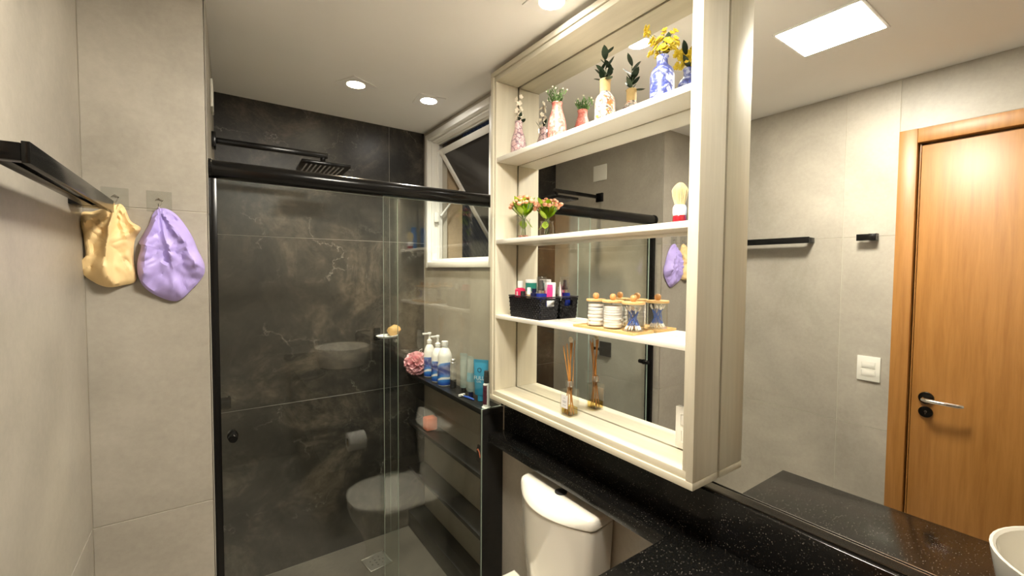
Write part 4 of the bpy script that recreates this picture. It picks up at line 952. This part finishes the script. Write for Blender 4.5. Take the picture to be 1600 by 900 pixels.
def squeeze_tube(u, v, x, h, w, body, capm, label, caph=.028, rot=0.0, name='squeeze_tube'):
    t = thing(name, label, 'tube', (x, on_shelf(u, v, x), SZ), (0, 0, rot))
    obj('cap', L(cylp(.0165 if w > .05 else .013, 0, caph, .002), 24), capm, t)
    bm = bmesh.new(); loft(bm, [[(a*math.cos(2*PI*i/28), b*math.sin(2*PI*i/28), z) for i in range(28)] for z, a, b in ((caph+.0003, .017, w*.38), (caph+.004, .019, w*.42), (caph+(h-caph)*.5, .0125, w*.47), (h-.018, .002, w*.5), (h-.016, .0012, w*.5), (h, .0012, w*.5))])
    o = obj('tube_body', bm, body, t, angle=40); return t, o
squeeze_tube(724.5, 590, 1.098, .205, .046, 'frost', 'blacksoft', 'clear frosted tube standing beside the grey can', .022, .5)
t, o = squeeze_tube(735.5, 592, 1.072, .212, .050, 'frost', 'navy', 'clear frosted tube with a navy cap beside the blue tube', .034, .2)
bm = bmesh.new(); loft(bm, [[(a*math.cos(2*PI*i/28), b*math.sin(2*PI*i/28), z) for i in range(28)] for z, a, b in ((.085, .0172, .0225), (.105, .0155, .0232), (.13, .0128, .0238))], False, False); obj('blue_print', bm, 'gel', o)
t, o = squeeze_tube(751.5, 592, 1.090, .205, .078, 'bluetube', 'bluetube', 'sky blue tube with white lettering at the end of the stone shelf', .03, .62)
mw = lambda z, x: Matrix.Translation((x, .004, z)) @ Matrix.Rotation(-PI/2, 4, 'Z') @ Matrix.Rotation(PI/2, 4, 'X')
text('lettering', 'FULL', .026, 'inkwhite', o, mw(.108, -.0152)); text('lettering', 'COL', .013, 'inkwhite', o, mw(.094, -.0162))
obj('round_emblem', L([(.0085, -.0004), (.0112, -.0004), (.0112, .0004), (.0085, .0004), (.0085, -.0004)], 24, ax='x', cx=.004, cy=.155), 'navy', o); o.children[-1].location = (-.0105, 0, 0)
t = thing('lotion_bottle', 'small white lotion bottle with plum label and black pump top', 'bottle', (1.056, on_shelf(760, 605, 1.056), SZ))
b = obj('bottle_body', L([(0, 0), (.021, 0), (.022, .003), (.0165, .008), (.0155, .012), (.0155, .110), (.012, .117), (0, .117)], 28), 'white', t)
bm = bmesh.new(); loft(bm, [[(r*math.cos(a), r*math.sin(a), z) for r, a in [(.0158, 2.6+1.7*i/12) for i in range(13)]+[(.0162, 4.3-1.7*i/12) for i in range(13)]] for z in (.018, .108)]); obj('plum_label', bm, 'plumlabel', b)
obj('black_cap', L([(0, .1172), (.012, .1172), (.0125, .15), (.011, .152), (.011, .172), (.009, .175), (0, .175)], 24), 'blacksoft', t)
rz = thing('safety_razor', 'blue handled disposable razor lying on the stone shelf edge', 'razor', (1.045, on_shelf(725, 617, 1.045), SZ+.0075), (0, 0, -1.35))
obj('handle', T([(0, 0, 0), (.03, 0, 0), (.06, 0, -.001), (.075, 0, -.003)], [.0045, .0058, .0052, .004], 10), 'razorblue', rz)
obj('neck', T([(0, 0, 0), (-.014, 0, .003)], .003, 8), 'steel', rz); obj('blade_head', B(-.022, -.013, -.02, .02, -.003, .008, bev=.0015), 'white', rz)
# lower compartment
tag(obj('bath_sponge', B(-.036, .036, -.032, .032, 0, .078, bev=.010), 'salmon', loc=(1.068, on_shelf(672, 655, 1.068), .6725)), 'salmon pink bath sponge on the lower stone shelf', 'sponge')
t = thing('pocket_comb', 'small black and red comb on the lower stone shelf', 'comb', (1.085, 1.815, .6725))
obj('comb_body', prism([(-.02, 0), (.02, 0), (.026, .05), (.015, .085), (-.012, .085), (-.026, .05)], -.004, .004, 'x', .001), 'blacksoft', t); obj('red_edge', T([(-.006, -.018, .03), (-.006, -.008, .055), (-.006, .006, .066), (-.006, .014, .06)], .003, 8), 'salmon', t)
